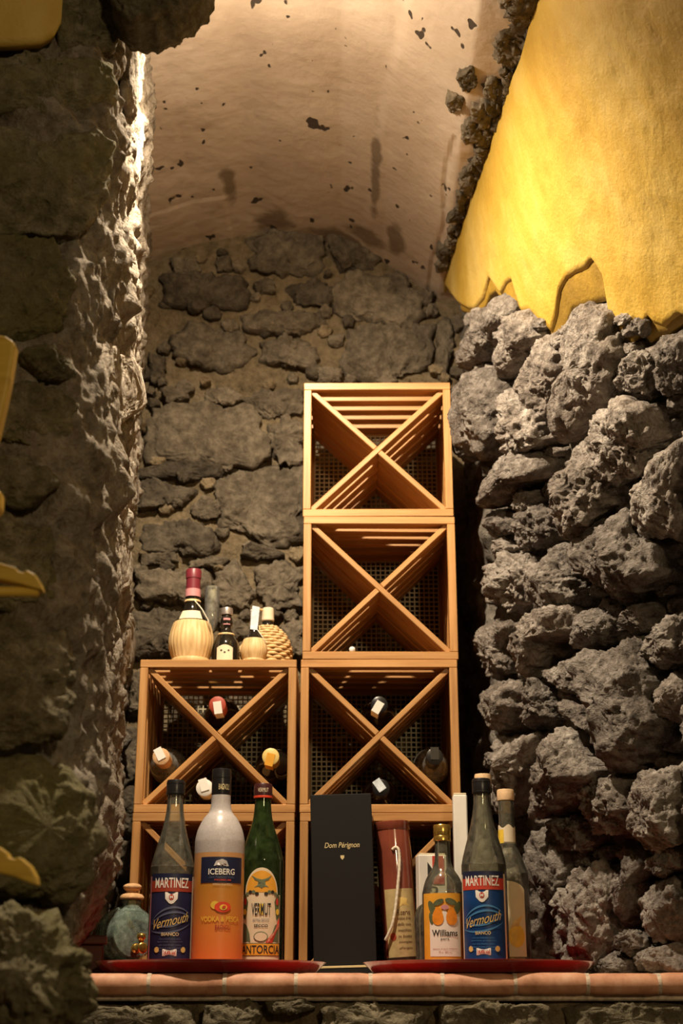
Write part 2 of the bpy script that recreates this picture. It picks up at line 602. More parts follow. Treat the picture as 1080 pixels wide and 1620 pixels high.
def tile_mat():
    m, nt, b = new_mat('terracotta_tile')
    b.inputs['Roughness'].default_value = 0.6
    tc = N(nt, 'ShaderNodeTexCoord'); oi = N(nt, 'ShaderNodeObjectInfo')
    no = N(nt, 'ShaderNodeTexNoise', Scale=26.0, Detail=7.0, Roughness=.65)
    no.noise_dimensions = '4D'
    nt.links.new(tc.outputs['Object'], no.inputs['Vector'])
    mm = N(nt, 'ShaderNodeMath', operation='MULTIPLY'); mm.inputs[1].default_value = 40
    nt.links.new(oi.outputs['Random'], mm.inputs[0]); nt.links.new(mm.outputs[0], no.inputs['W'])
    r = ramp(nt, [(0.3, (.40, .175, .09)), (0.5, (.63, .31, .18)), (0.7, (.74, .44, .29))])
    nt.links.new(no.outputs['Fac'], r.inputs[0]); nt.links.new(r.outputs[0], b.inputs['Base Color'])
    bp = N(nt, 'ShaderNodeBump', Strength=0.35, Distance=0.002)
    nt.links.new(no.outputs['Fac'], bp.inputs['Height']); nt.links.new(bp.outputs[0], b.inputs['Normal'])
    return m
M['tile'] = tile_mat()
M['grout'] = simple('pale_grout', (.62, .50, .38), .9, var=.3, scale=120, bump=.6)
M['red'] = simple('red_lacquer', (.32, .005, .010), .25, coat=.6, var=.05)
M['black_card'] = simple('black_card', (.010, .0088, .0078), .7, scale=300, spec=.25)
M['gold'] = simple('gold_print', (.80, .66, .36), .35, .3)
M['gold_metal'] = simple('gold_metal', (.78, .50, .12), .25, .9)
M['black_cap'] = simple('black_cap', (.012, .011, .012), .3)
M['brown_cap'] = simple('dark_red_cap', (.05, .012, .012), .35)
M['white'] = simple('white_print', (.84, .80, .72), .6)
M['cream'] = simple('cream_paper', (.78, .66, .46), .7, var=.06, scale=40)
M['cream_old'] = simple('aged_label', (.50, .38, .17), .7, var=.18, scale=60)
M['red_print'] = simple('red_print', (.55, .05, .025), .55)
M['dark_red_print'] = simple('dark_red_print', (.36, .045, .02), .55)
M['navy'] = simple('navy_print', (.012, .016, .05), .45)
M['dusk_blue'] = simple('dusk_blue_print', (.018, .020, .060), .4, var=.5, scale=18)
M['blue'] = simple('blue_print', (.006, .05, .19), .35, var=.5, scale=16)
M['light_blue'] = simple('light_blue_print', (.06, .22, .46), .4)
M['grey_blue'] = simple('grey_blue_print', (.10, .12, .20), .4)
M['gold_print'] = simple('yellow_gold_print', (.72, .52, .16), .45)
M['orange_label'] = simple('orange_label', (.80, .38, .03), .6, var=.08)
M['pear'] = simple('pear_print', (.80, .27, .012), .55, var=.2, scale=90)
M['leaf_print'] = simple('leaf_print', (.10, .12, .05), .6, var=.3)
M['green_print'] = simple('green_print', (.14, .17, .09), .6)
M['peach'] = simple('peach_print', (.72, .06, .02), .5, var=.2, scale=90)
M['yellow_print'] = simple('yellow_print', (.85, .58, .06), .55, var=.15)
M['black_print'] = simple('black_print', (.02, .018, .015), .6)
M['pale_lemon'] = simple('pale_lemon_paper', (.74, .68, .42), .7)
M['maroon'] = simple('maroon_capsule', (.19, .022, .035), .4)
M['pink'] = simple('pink_seal', (.62, .27, .28), .5)
M['silver'] = simple('silver_cap', (.60, .55, .52), .3, .8)
M['pale_blue_paper'] = simple('pale_blue_seal', (.62, .68, .74), .5, var=.25, scale=90)
M['dark_bottle'] = simple('near_black_glass', (.012, .010, .007), .08, coat=.4)
M['bulb_rubber'] = simple('white_plastic', (.80, .78, .74), .4)
M['tube_brown'] = simple('red_brown_tube', (.21, .052, .030), .16, coat=.8, var=.25, scale=14)
M['tube_dark'] = simple('dark_tube_foot', (.035, .016, .010), .3)
M['cord'] = simple('white_cord', (.78, .70, .55), .7, var=.2, scale=200, bump=.5)
M['metal_dark'] = simple('dark_metal', (.05, .045, .04), .4, .8)

def glass(name, col, edge, haze=.06, haze_col=(.8, .78, .7)):
    # thin glass: clear where seen square on, tinted towards the rim, with a diffuse haze painted in to brighten it
    m, nt, b = new_mat(name)
    nt.nodes.remove(b)
    out = nt.nodes['Material Output']
    lw = N(nt, 'ShaderNodeLayerWeight', Blend=.35)
    mc = N(nt, 'ShaderNodeMixRGB'); mc.inputs[1].default_value = (*col, 1); mc.inputs[2].default_value = (*edge, 1)
    nt.links.new(lw.outputs['Facing'], mc.inputs[0])
    tr = N(nt, 'ShaderNodeBsdfTransparent'); nt.links.new(mc.outputs[0], tr.inputs[0])
    tc = N(nt, 'ShaderNodeTexCoord')
    no = N(nt, 'ShaderNodeTexNoise', Scale=70.0, Detail=6.0, Roughness=.7)
    nt.links.new(tc.outputs['Object'], no.inputs['Vector'])
    df = N(nt, 'ShaderNodeBsdfDiffuse'); df.inputs[0].default_value = (*haze_col, 1)
    mr = N(nt, 'ShaderNodeMapRange'); mr.inputs['From Min'].default_value = .35; mr.inputs['From Max'].default_value = .75
    mr.inputs['To Min'].default_value = haze * .4; mr.inputs['To Max'].default_value = haze * 1.8
    nt.links.new(no.outputs['Fac'], mr.inputs['Value'])
    m1 = N(nt, 'ShaderNodeMixShader'); nt.links.new(mr.outputs[0], m1.inputs[0])
    nt.links.new(tr.outputs[0], m1.inputs[1]); nt.links.new(df.outputs[0], m1.inputs[2])
    gl = N(nt, 'ShaderNodeBsdfGlossy', Roughness=.07)
    fr = N(nt, 'ShaderNodeFresnel', IOR=1.5)
    m2 = N(nt, 'ShaderNodeMixShader'); nt.links.new(fr.outputs[0], m2.inputs[0])
    nt.links.new(m1.outputs[0], m2.inputs[1]); nt.links.new(gl.outputs[0], m2.inputs[2])
    nt.links.new(m2.outputs[0], out.inputs['Surface'])
    return m
M['glass'] = glass('clear_glass', (.95, .96, .90), (.66, .68, .55), .085, (.85, .80, .62))
M['glass_green'] = glass('green_glass', (.22, .40, .10), (.05, .12, .03), .06, (.3, .5, .15))
M['glass_aqua'] = glass('pale_aqua_glass', (.80, .90, .84), (.44, .58, .50), .26, (.60, .78, .68))
M['glass_clear2'] = glass('lying_bottle_glass', (.86, .84, .66), (.55, .52, .34), .20)
M['amber'] = glass('amber_liquid', (.85, .55, .12), (.50, .26, .03), .05, (.7, .4, .05))
M['straw_liquid'] = glass('straw_yellow_liquid', (.90, .74, .28), (.55, .40, .08), .05, (.7, .5, .1))
def frosted():
    m, nt, b = new_mat('frosted_glass')
    tc = N(nt, 'ShaderNodeTexCoord')
    no = N(nt, 'ShaderNodeTexNoise', Scale=300.0, Detail=3.0)
    nt.links.new(tc.outputs['Object'], no.inputs['Vector'])
    r = ramp(nt, [(0.3, (.66, .60, .58)), (0.7, (.80, .74, .72))])
    nt.links.new(no.outputs['Fac'], r.inputs[0]); nt.links.new(r.outputs[0], b.inputs['Base Color'])
    b.inputs['Roughness'].default_value = .33
    b.inputs['Transmission Weight'].default_value = .35
    return m
M['frosted'] = frosted()
def peach_liquid():
    m, nt, b = new_mat('frosted_glass_with_peach_vodka')
    tc = N(nt, 'ShaderNodeTexCoord')
    sp = N(nt, 'ShaderNodeSeparateXYZ'); nt.links.new(tc.outputs['Object'], sp.inputs[0])
    no = N(nt, 'ShaderNodeTexNoise', Scale=30.0, Detail=3.0); nt.links.new(tc.outputs['Object'], no.inputs['Vector'])
    mr = N(nt, 'ShaderNodeMapRange'); mr.inputs['From Min'].default_value = 0.0; mr.inputs['From Max'].default_value = .19
    nt.links.new(sp.outputs['Z'], mr.inputs['Value'])
    r = ramp(nt, [(0.0, (.80, .22, .055)), (0.35, (.74, .26, .05)), (0.7, (.56, .25, .035)), (1.0, (.62, .33, .14))])
    nt.links.new(mr.outputs[0], r.inputs[0]); nt.links.new(r.outputs[0], b.inputs['Base Color'])
    b.inputs['Roughness'].default_value = .36
    b.inputs['Subsurface Weight'].default_value = .3
    b.inputs['Subsurface Radius'].default_value = (.03, .012, .004)
    b.inputs['Subsurface Scale'].default_value = .5
    return m
M['peach_vodka'] = peach_liquid()

# ------------------------------------------------------------------ stones
def make_stone(poly, hit, parent, mat, proud=0.05, seed=0, n=72, m=26, rough=1.0, boxy=0.6, facets=6, off=None, name='stone', sink=0.35, soft=1, ragged=0.10, coarse=0.20):
    rng = np.random.default_rng(seed)
    off = proud * 0.35 if off is None else off
    pts = []
    nn = Vector((0, 0, 0))
    for (px, py) in poly:
        p, nr = hit(px, py)
        nn += nr
        dr = (p - Vector((0, 0, E))).normalized()
        k = off / max(abs(dr.dot(nr)), 0.35)
        pts.append(p - dr * k)
    nn.normalize()
    c = sum(pts, Vector()) / len(pts)
    up = Vector((0, 0, 1))
    if abs(nn.z) > 0.9: up = Vector((0, 1, 0))
    t1 = up.cross(nn).normalized()
    t2 = nn.cross(t1).normalized()
    P = np.array([[(p - c).dot(t1), (p - c).dot(t2)] for p in pts])
    th = np.linspace(0, 2 * np.pi, n, endpoint=False)
    R = np.zeros(n)
    for k, a in enumerate(th):
        dx, dy = math.cos(a), math.sin(a)
        best = 0
        for i in range(len(P)):
            x0, y0 = P[i]; x1, y1 = P[(i + 1) % len(P)]
            ex, ey = x1 - x0, y1 - y0
            den = dx * ey - dy * ex
            if abs(den) < 1e-12: continue
            t = (x0 * ey - y0 * ex) / den
            s = (x0 * dy - y0 * dx) / den
            if t > 0 and -1e-6 <= s <= 1 + 1e-6: best = max(best, t)
        R[k] = best
    R[R <= 0] = R[R > 0].mean() if (R > 0).any() else 0.02
    for _ in range(soft):
        R = (np.roll(R, 1) + 2 * R + np.roll(R, -1)) / 4
    size = float(R.mean())
    jag = np.stack([np.cos(th) * 2.2, np.sin(th) * 2.2, np.full(n, seed * 1.37)], -1)
    R = R * (1 + ragged * (vnoise(jag) + .6 * vnoise(jag * 2.7) + .35 * vnoise(jag * 6.1)))
    phi = np.linspace(0, math.radians(118), m) 
    phi = phi[1:]
    TH, PH = np.meshgrid(th, phi)
    sp, cp = np.sin(PH), np.cos(PH)
    spb = np.abs(sp) ** boxy
    cpb = np.sign(cp) * np.abs(cp) ** boxy
    D = np.stack([spb * np.cos(TH), spb * np.sin(TH), cpb], -1).reshape(-1, 3)
    D = np.vstack([[0, 0, 1.0], D])
    rf = np.ones(len(D))
    for k in range(facets):
        a = rng.uniform(0, 2 * np.pi); t = rng.uniform(0.15, 1.15)
        mk = np.array([math.sin(t) * math.cos(a), math.sin(t) * math.sin(a), math.cos(t)])
        dk = rng.uniform(0.58, 0.92)
        q = D @ mk
        rr = np.where(q > 1e-3, dk / np.maximum(q, 1e-3), 9)
        rf = np.minimum(rf, rr)
    lat = np.concatenate([[0], (np.ones((m - 1, 1)) * R).reshape(-1)])
    L = np.zeros_like(D)
    rl = rf ** 0.35
    L[:, 0] = D[:, 0] * lat * rl
    L[:, 1] = D[:, 1] * lat * rl
    L[:, 2] = D[:, 2] * proud * rf
    so = rng.uniform(-50, 50, 3)
    Q = L + so
    amp = rough * min(size, .09)
    d = coarse * amp * fbm(Q, 1.1 / size, 3) + 0.085 * amp * fbm(Q, 4.5 / size, 4, .68)
    Dn = np.stack([D[:, 0] * 0.6, D[:, 1] * 0.6, D[:, 2]], -1)
    Dn /= np.maximum(np.linalg.norm(Dn, axis=1, keepdims=True), 1e-6)
    L += Dn * d[:, None]
    W = L[:, 0:1] * np.array(t1[:]) + L[:, 1:2] * np.array(t2[:]) + L[:, 2:3] * np.array(nn[:])
    F = [(0, 1 + k, 1 + (k + 1) % n) for k in range(n)]
    for i in range(m - 2):
        a = 1 + i * n
        for k in range(n):
            k2 = (k + 1) % n
            F.append((a + k, a + n + k, a + n + k2, a + k2))
    o = mesh_obj(name, W, F, mat, parent, True, c)
    return o

def inside(poly, x, y):
    r = False
    j = len(poly) - 1
    for i in range(len(poly)):
        xi, yi = poly[i]; xj, yj = poly[j]
        if (yi > y) != (yj > y) and x < (xj - xi) * (y - yi) / (yj - yi) + xi: r = not r
        j = i
    return r

def filler(polys, region, count, rmin, rmax, ok, seed):
    rng = random.Random(seed)
    out = []
    circ = []
    for _ in range(count * 30):
        if len(out) >= count: break
        x = rng.uniform(region[0], region[2]); y = rng.uniform(region[1], region[3])
        if not ok(x, y): continue
        r = rng.uniform(rmin, rmax)
        if any(inside(p, x, y) for p in polys): continue
        if any((x - a) ** 2 + (y - b) ** 2 < (0.8 * (r + c)) ** 2 for a, b, c in circ): continue
        circ.append((x, y, r))
        k = rng.randint(5, 7); a0 = rng.uniform(0, 6.28)
        out.append([(x + r * rng.uniform(.8, 1.25) * math.cos(a0 + 6.283 * i / k), y + r * rng.uniform(.6, 1.0) * math.sin(a0 + 6.283 * i / k)) for i in range(k)])
    return out

def surf_grid(name, nu, nv, fn, mat, amp, freq, kind='structure', seed=0.0, amp2=None):
    """fn(u,v)->(point, normal) arrays ; displaced along normal"""
    U, Vv = np.meshgrid(np.linspace(0, 1, nu), np.linspace(0, 1, nv))
    Pt, Nn = fn(U.reshape(-1), Vv.reshape(-1))
    d = amp * fbm(Pt + seed, freq, 5, .55)
    if amp2: d += amp2(Pt)
    Pt = Pt + Nn * d[:, None]
    idx = np.arange(nu * nv).reshape(nv, nu)
    F = np.stack([idx[:-1, :-1], idx[:-1, 1:], idx[1:, 1:], idx[1:, :-1]], -1).reshape(-1, 4).tolist()
    o = mesh_obj(name, Pt, F, mat)
    tag(o, kind=kind)
    return o

# ------------------------------------------------------------------ the setting
# floor of the room
fl = mesh_obj('floor', [(-2.5, -2.5, 0), (2.5, -2.5, 0), (2.5, 3.3, 0), (-2.5, 3.3, 0)], [(0, 1, 2, 3)],
              simple('stone_floor', (.16, .11, .07), .6, var=.2, scale=6), smooth=False)
tag(fl, kind='structure')

def f_back(u, v):
    x = -0.75 + 1.35 * u; z = 1.0 + (E + 2.0 - 1.0) * v
    P = np.stack([x, np.full_like(x, 3.122), z], -1)
    return P, np.tile(np.array([0, -1.0, 0]), (len(x), 1))
wall_back = surf_grid('wall_back', 150, 230, f_back, M['mortar_back'], .011, 9.0)

def f_right(u, v):
    d = 1.35 + 1.95 * u; z = 0.9 + (E + 1.85 - 0.9) * v
    x = X_right(d, z)
    P = np.stack([x + .006 + .036 * np.clip((z - E - .95) / .2, 0, 1), d, z], -1)
    e = .02
    nx = -np.ones_like(d); ny = (X_right(d + e, z) - X_right(d - e, z)) / (2 * e); nz = (X_right(d, z + e) - X_right(d, z - e)) / (2 * e)
    Nn = np.stack([nx, ny, nz], -1); Nn /= np.linalg.norm(Nn, axis=1, keepdims=True)
    return P, Nn
wall_right = surf_grid('wall_right', 230, 250, f_right, M['mortar_right'], .020, 13.0, seed=4.0)

def f_left(u, v):
    z = 0.0 + (E + 1.95) * v
    P = np.zeros((len(u), 3)); Nn = np.zeros((len(u), 3))
    # arc-length parameter over the line for a mid height, low part shifted
    base = np.array(left_line(E + 1.0)); low = np.array(left_line(E))
    seg = np.r_[0, np.cumsum([0.03, .9, .7, .6, .45, .3, .3, .35, .5])]
    s = u * seg[-1]
    t = np.clip((z - (E + .06)) / .16, 0, 1)
    for k in range(2):
        P[:, k] = np.interp(s, seg, base[:, k]) * t + np.interp(s, seg, low[:, k]) * (1 - t)
    P[:, 2] = z
    e = .05
    dx = np.interp(s + e, seg, base[:, 0]) - np.interp(s - e, seg, base[:, 0])
    dy = np.interp(s + e, seg, base[:, 1]) - np.interp(s - e, seg, base[:, 1])
    Nn[:, 0] = -dy; Nn[:, 1] = dx
    Nn /= np.maximum(np.linalg.norm(Nn, axis=1, keepdims=True), 1e-6)
    return P, Nn
def left_extra(P):
    return .010 * fbm(P + 9.0, 30.0, 4, .6) + .014 * fbm(P + 3.0, 12.0, 2, .5) * ((P[:, 1] > 1.72) & (P[:, 1] < 2.2))
wall_left = surf_grid('wall_left', 300, 560, f_left, M['mortar_left'], .016, 8.0, seed=2.0, amp2=left_extra)

def f_ceil(u, v):
    x = -0.62 + 1.10 * u; y = 1.3 + 1.9 * v
    P = np.stack([x, y, Z_ceil(x)], -1)
    return P, np.tile(np.array([0, 0, -1.0]), (len(x), 1))
def ceil_extra(P):
    # board marks of the shuttering: small steps running into the niche, and a cut edge near the back
    x = P[:, 0] + .010 * vnoise(P * np.array([3, 5, 1])); y = P[:, 1]
    s = 0.006 * (1 / (1 + np.exp(-(x - (.115 - (y - 2.2) * .07)) / .003)))
    s += 0.004 * (1 / (1 + np.exp(-(x + .20) / .004)))
    g = -0.006 * np.exp(-((x - (.235 - (y - 2.2) * .02)) / .0035) ** 2) * (y > 2.45)
    h = 0.003 * ((x < -.27) & (y > 2.93))
    return s + g + h
ceiling = surf_grid('ceiling', 220, 300, f_ceil, M['ceiling'], .0020, 9.0, amp2=ceil_extra)

def f_low(u, v):
    x = -0.60 + 1.6 * u; z = 0.0 + (S - .042) * v
    P = np.stack([x, np.full_like(x, 2.382), z], -1)
    return P, np.tile(np.array([0, -1.0, 0]), (len(x), 1))
wall_front = surf_grid('wall_front', 160, 160, f_low, M['mortar_back'], .012, 9.0, seed=7.0)

# back wall stones
B = [
 [(245,440),(300,432),(385,440),(395,470),(385,492),(300,488),(250,485)],
 [(270,415),(310,412),(318,432),(280,438)],
 [(340,406),(365,408),(368,430),(343,432)],
 [(390,375),(430,365),(500,370),(520,400),(510,432),(440,440),(385,425)],
 [(512,378),(560,378),(602,410),(592,430),(535,430),(520,405)],
 [(535,440),(560,430),(640,430),(668,460),(672,500),(640,515),(560,510),(525,490)],
 [(450,452),(500,440),(535,450),(522,490),(470,485)],
 [(400,445),(432,447),(436,464),(403,466)],
 [(265,530),(300,515),(360,515),(380,525),(410,560),(390,585),(330,580),(275,560)],
 [(375,500),(430,493),(510,495),(520,513),(470,528),(390,524)],
 [(405,540),(480,530),(500,545),(498,585),(440,585),(412,570)],
 [(545,520),(600,514),(685,517),(690,580),(640,605),(560,602),(540,570)],
 [(255,620),(290,613),(302,632),(265,640)],
 [(325,620),(365,615),(385,630),(370,646),(330,640)],
 [(385,632),(420,620),(482,618),(486,655),(430,668),(395,650)],
 [(228,645),(270,640),(400,642),(415,665),(418,725),(400,738),(300,732),(222,725)],
 [(420,672),(455,665),(485,668),(486,735),(440,735),(422,705)],
 [(220,738),(300,730),(360,738),(350,757),(300,760),(222,755)],
 [(365,738),(420,735),(484,740),(486,860),(430,867),(385,848),(345,835),(340,790),(350,755)],
 [(222,765),(270,762),(310,774),(300,798),(222,808)],
 [(300,802),(320,788),(345,795),(350,815),(325,827),(302,817)],
 [(225,825),(300,822),(345,842),(350,870),(300,884),(225,868)],
 [(372,880),(400,860),(440,872),(450,882),(410,888)],
 [(222,880),(275,875),(282,889),(225,896)],
 [(295,892),(330,876),(366,886),(355,899),(300,900)],
 [(218,905),(290,902),(330,907),(335,945),(300,955),(220,950)],
 [(338,915),(370,889),(395,920),(408,955),(380,968),(335,962)],
 [(402,902),(450,887),(482,900),(482,960),(440,975),(410,942)],
 [(205,970),(280,965),(300,1000),(290,1040),(205,1040)],
 [(345,978),(392,980),(400,1010),(350,1020)],
 [(440,988),(482,978),(482,1040),(445,1040)],
 [(500,585),(540,588),(540,608),(505,610)],
 [(236,560),(262,565),(262,600),(238,608)],
 [(690,500),(712,490),(720,560),(700,600),(690,590)],
 [(205,1060),(235,1060),(235,1130),(200,1130)],
 [(185,1150),(225,1150),(222,1230),(180,1230)],
 [(170,1250),(218,1245),(215,1320),(165,1325)],
 [(165,1335),(210,1335),(208,1400),(160,1400)],
 [(260,1060),(340,1055),(345,1150),(265,1160)],
 [(355,1060),(450,1070),(440,1170),(360,1160)],
 [(250,1175),(350,1170),(345,1270),(250,1270)],
 [(360,1180),(455,1180),(455,1280),(365,1270)],
 [(500,1060),(590,1065),(585,1150),(500,1160)],
 [(600,1060),(705,1060),(705,1170),(610,1160)],
 [(500,1170),(600,1170),(600,1280),(500,1280)],
 [(615,1180),(705,1180),(705,1280),(615,1280)],
 [(500,850),(600,845),(600,930),(500,935)],
 [(610,850),(705,850),(705,940),(615,930)],
 [(500,945),(610,945),(610,1020),(500,1020)],
 [(620,950),(705,950),(705,1020),(620,1025)],
 [(500,630),(600,625),(600,720),(500,720)],
 [(610,625),(700,630),(700,720),(610,720)],
 [(500,730),(700,730),(700,800),(500,800)],
]
for i, p in enumerate(B):
    make_stone(p, hit_back, wall_back, M['rock_back'], proud=[.024, .030, .020][i % 3], seed=100 + i, n=96, m=26, rough=.9, boxy=.36, facets=5, off=.010, ragged=.16)
F1 = filler(B, (222, 400, 486, 1045), 46, 8, 17, lambda x, y: y > 445 or (y > 380 + abs(x - 430) * .25), 5)
F1 += filler(B, (486, 420, 730, 610), 18, 8, 16, lambda x, y: y > 420 + max(0, x - 560) * .45, 6)
for i, p in enumerate(F1):
    make_stone(p, hit_back, wall_back, M['rock_back'] if i % 3 else M['mortar_back'], proud=.020, seed=400 + i, n=40, m=14, rough=.9, boxy=.5, facets=4, off=.008)

# right wall stones
Rr = [
 [(785,468),(800,478),(812,492),(795,520),(770,570),(735,590),(735,560),(755,510)],
 [(812,500),(832,490),(850,510),(860,525),(835,560),(815,590),(790,610),(788,570),(800,530)],
 [(860,530),(885,550),(895,580),(885,620),(870,660),(845,650),(825,600),(830,580)],
 [(905,510),(925,485),(962,475),(975,530),(990,550),(975,590),(950,640),(920,690),(885,695),(880,650),(895,600),(908,560)],
 [(985,585),(1005,560),(1030,555),(1045,590),(1035,620),(990,615),(975,605)],
 [(1040,545),(1060,530),(1095,520),(1095,620),(1060,630),(1045,600)],
 [(960,650),(1000,632),(1040,640),(1055,690),(1025,750),(990,765),(960,740),(945,700)],
 [(735,600),(770,590),(795,620),(800,680),(780,730),(740,720)],
 [(800,620),(830,610),(860,660),(870,700),(845,715),(815,720),(800,690)],
 [(805,715),(845,700),(865,730),(870,755),(825,765),(805,800),(785,810),(783,770)],
 [(915,700),(950,690),(965,720),(985,760),(975,790),(930,850),(905,860),(885,840),(888,790),(900,740)],
 [(1060,700),(1095,680),(1095,860),(1050,850),(1020,830),(1020,790),(1035,740)],
 [(823,778),(845,775),(862,785),(857,805),(830,815),(820,800)],
 [(785,812),(810,805),(828,825),(820,848),(795,852),(782,832)],
 [(835,812),(865,792),(885,802),(888,850),(860,872),(835,867),(828,840)],
 [(940,830),(990,805),(1020,820),(1050,860),(1065,900),(1040,930),(990,960),(955,930),(935,900),(912,880)],
 [(785,892),(820,877),(850,882),(860,910),(845,950),(825,975),(800,945),(788,925)],
 [(862,882),(890,857),(905,880),(925,900),(925,950),(905,975),(870,980),(850,950)],
 [(790,858),(815,850),(830,868),(815,880),(790,888)],
 [(820,1015),(850,970),(880,965),(920,960),(925,1000),(880,1015),(865,1050),(845,1075),(825,1065)],
 [(930,980),(955,965),(985,975),(988,1000),(960,1022),(928,1024)],
 [(998,965),(1030,952),(1052,965),(1042,995),(1015,1010),(998,990)],
 [(782,990),(810,985),(835,990),(820,1020),(820,1065),(790,1075),(775,1060)],
 [(775,1090),(810,1075),(850,1080),(845,1120),(820,1145),(800,1170),(782,1170),(773,1120)],
 [(855,1082),(870,1075),(884,1095),(882,1137),(850,1154),(840,1140)],
 [(930,1050),(965,1035),(985,1010),(1015,1010),(1030,1035),(1047,1075),(1055,1130),(1055,1170),(1020,1210),(985,1222),(965,1190),(965,1140),(940,1120),(925,1080)],
 [(1030,1040),(1050,980),(1095,960),(1095,1040),(1060,1060)],
 [(1052,1085),(1080,1060),(1105,1100),(1100,1155),(1065,1137)],
 [(900,1110),(925,1115),(955,1145),(960,1165),(930,1158),(905,1138)],
 [(905,1145),(930,1162),(935,1190),(960,1210),(970,1225),(940,1250),(900,1285),(870,1290),(855,1250),(860,1190)],
 [(800,1167),(835,1157),(855,1170),(850,1220),(840,1260),(805,1290),(795,1230)],
 [(875,1060),(910,1048),(925,1075),(925,1100),(895,1097),(880,1085)],
 [(935,1242),(985,1224),(1010,1240),(1020,1265),(1005,1310),(955,1325),(930,1290)],
 [(1025,1260),(1045,1220),(1100,1200),(1100,1330),(1050,1340),(1020,1320),(1012,1308)],
 [(885,1300),(910,1290),(940,1295),(950,1330),(930,1347),(900,1342)],
 [(845,1310),(870,1305),(905,1350),(908,1390),(895,1440),(880,1500),(845,1520),(840,1440),(836,1360)],
 [(925,1365),(960,1360),(985,1390),(985,1440),(980,1490),(960,1535),(885,1535),(880,1500),(900,1440),(908,1390)],
 [(1008,1340),(1030,1348),(1037,1365),(1012,1400),(1007,1450),(985,1470),(985,1430),(998,1380)],
 [(1040,1355),(1080,1337),(1105,1340),(1105,1372),(1060,1387),(1040,1375)],
 [(1015,1420),(1040,1392),(1085,1382),(1105,1430),(1100,1482),(1055,1492),(1030,1465)],
 [(985,1477),(1010,1467),(1035,1480),(1040,1500),(1010,1512),(985,1502)],
 [(1010,1512),(1040,1494),(1080,1494),(1105,1540),(1005,1540)],
 [(955,1515),(990,1505),(1008,1520),(1003,1542),(955,1542)],
 # beyond the frame
 [(1100,540),(1180,520),(1200,640),(1110,650)], [(1105,670),(1190,660),(1200,780),(1108,770)],
 [(1105,790),(1200,800),(1190,920),(1108,900)], [(1105,930),(1200,940),(1195,1050),(1110,1040)],
 [(1110,1060),(1200,1070),(1200,1190),(1112,1180)], [(1108,1210),(1200,1210),(1200,1330),(1110,1320)],
 [(1112,1340),(1200,1350),(1200,1470),(1112,1460)],
]
for i, p in enumerate(Rr):
    xs = [q[0] for q in p]; ys = [q[1] for q in p]
    sz = math.sqrt((max(xs) - min(xs)) * (max(ys) - min(ys)))
    pr = min(.035 + sz * .00050, .100)
    if min(ys) < 560: pr *= .62
    if max(ys) > 1440: pr = min(pr, .062)
    make_stone(p, hit_right, wall_right, M['rock_right'], proud=pr, seed=700 + i, n=112, m=40, rough=.8 if min(ys) < 540 else [1.4, 1.0, 1.25, .9][i % 4], boxy=.60, facets=11, coarse=.14)
F2 = filler(Rr, (740, 500, 1090, 1520), 75, 11, 24, lambda x, y: y > 480 + max(0, (x - 960)) * .55 and x > 735 + (y > 760) * 42, 9)
for i, p in enumerate(F2):
    make_stone(p, hit_right, wall_right, M['rock_right'], proud=.030, seed=900 + i, n=56, m=20, rough=1.3, boxy=.6, facets=7, off=.004)

# plaster on the right wall: torn layer on the rock, finished coat over it
top_pts = [(700,462),(706,448),(715,405),(735,340),(760,272),(785,215),(800,180),(815,140),(835,85),(845,50),(852,0),(870,-60),(900,-110),(1230,-110)]
edge_torn = [(700,466),(706,452),(712,465),(728,465),(730,492),(745,498),(758,498),(768,485),(775,468),(785,462),(795,475),(800,478),(812,485),(822,492),(828,485),(835,490),(842,498),(855,515),(865,525),(875,540),(887,552),(892,540),(900,508),(907,492),(920,487),(930,484),(945,479),(962,476),(966,482),(972,512),(978,540),(985,550),(995,555),(1003,542),(1010,532),(1022,532),(1030,542),(1040,532),(1055,530),(1065,522),(1080,512),(1120,525),(1180,505),(1230,520)]
edge_coat = [(700,464),(706,450),(730,482),(745,490),(755,490),(768,472),(777,440),(786,450),(797,466),(807,448),(815,443),(822,470),(830,494),(842,492),(855,507),(866,517),(876,527),(884,500),(890,462),(900,442),(915,432),(930,425),(940,411),(950,424),(960,440),(965,470),(970,500),(976,532),(985,547),(993,537),(1003,518),(1010,507),(1022,516),(1030,503),(1038,512),(1055,518),(1070,505),(1080,498),(1120,515),(1180,495),(1230,510)]
def plaster(name, edge, off, thick, mat, step, rows):
    xs = sorted(set(list(np.arange(702, 1230, step)) + [p[0] for p in edge if p[0] > 701]))
    V = []; nc = len(xs)
    tx, ty = zip(*top_pts); ex, ey = zip(*edge)
    for x in xs:
        y0 = np.interp(x, tx, ty); y1 = np.interp(x, ex, ey)
        for j in range(rows + 1):
            t = j / rows
            y = y0 + (y1 - y0) * t
            p, n = hit_right(x, y)
            w = off + .0035 * float(vnoise(np.array([[p.x * 9, p.y * 9, p.z * 9]]))[0]) + .0015 * float(vnoise(np.array([[p.x * 40, p.y * 40, p.z * 40]]))[0])
            r = 1 - .75 * max(0, (t * (y1 - y0) - (y1 - y0) + 7) / 7) ** 2 if y1 > y0 else 1
            V.append(p + n * (w * r))
    F = []
    for i in range(nc - 1):
        for j in range(rows):
            a = i * (rows + 1) + j
            F.append((a, a + 1, a + rows + 2, a + rows + 1))
    # turned-in lower edge
    k = len(V)
    for i, x in enumerate(xs):
        y1 = np.interp(x, ex, ey)
        p, n = hit_right(x, y1)
        V.append(p - n * thick)
    for i in range(nc - 1):
        F.append((i * (rows + 1) + rows, k + i, k + i + 1, (i + 1) * (rows + 1) + rows))
    return mesh_obj(name, V, F, mat, wall_right)
plaster('torn_plaster', edge_torn, .003, .03, M['yellow_torn'], 5, 46)
plaster('plaster_coat', edge_coat, .010, .012, M['yellow'], 5, 70)

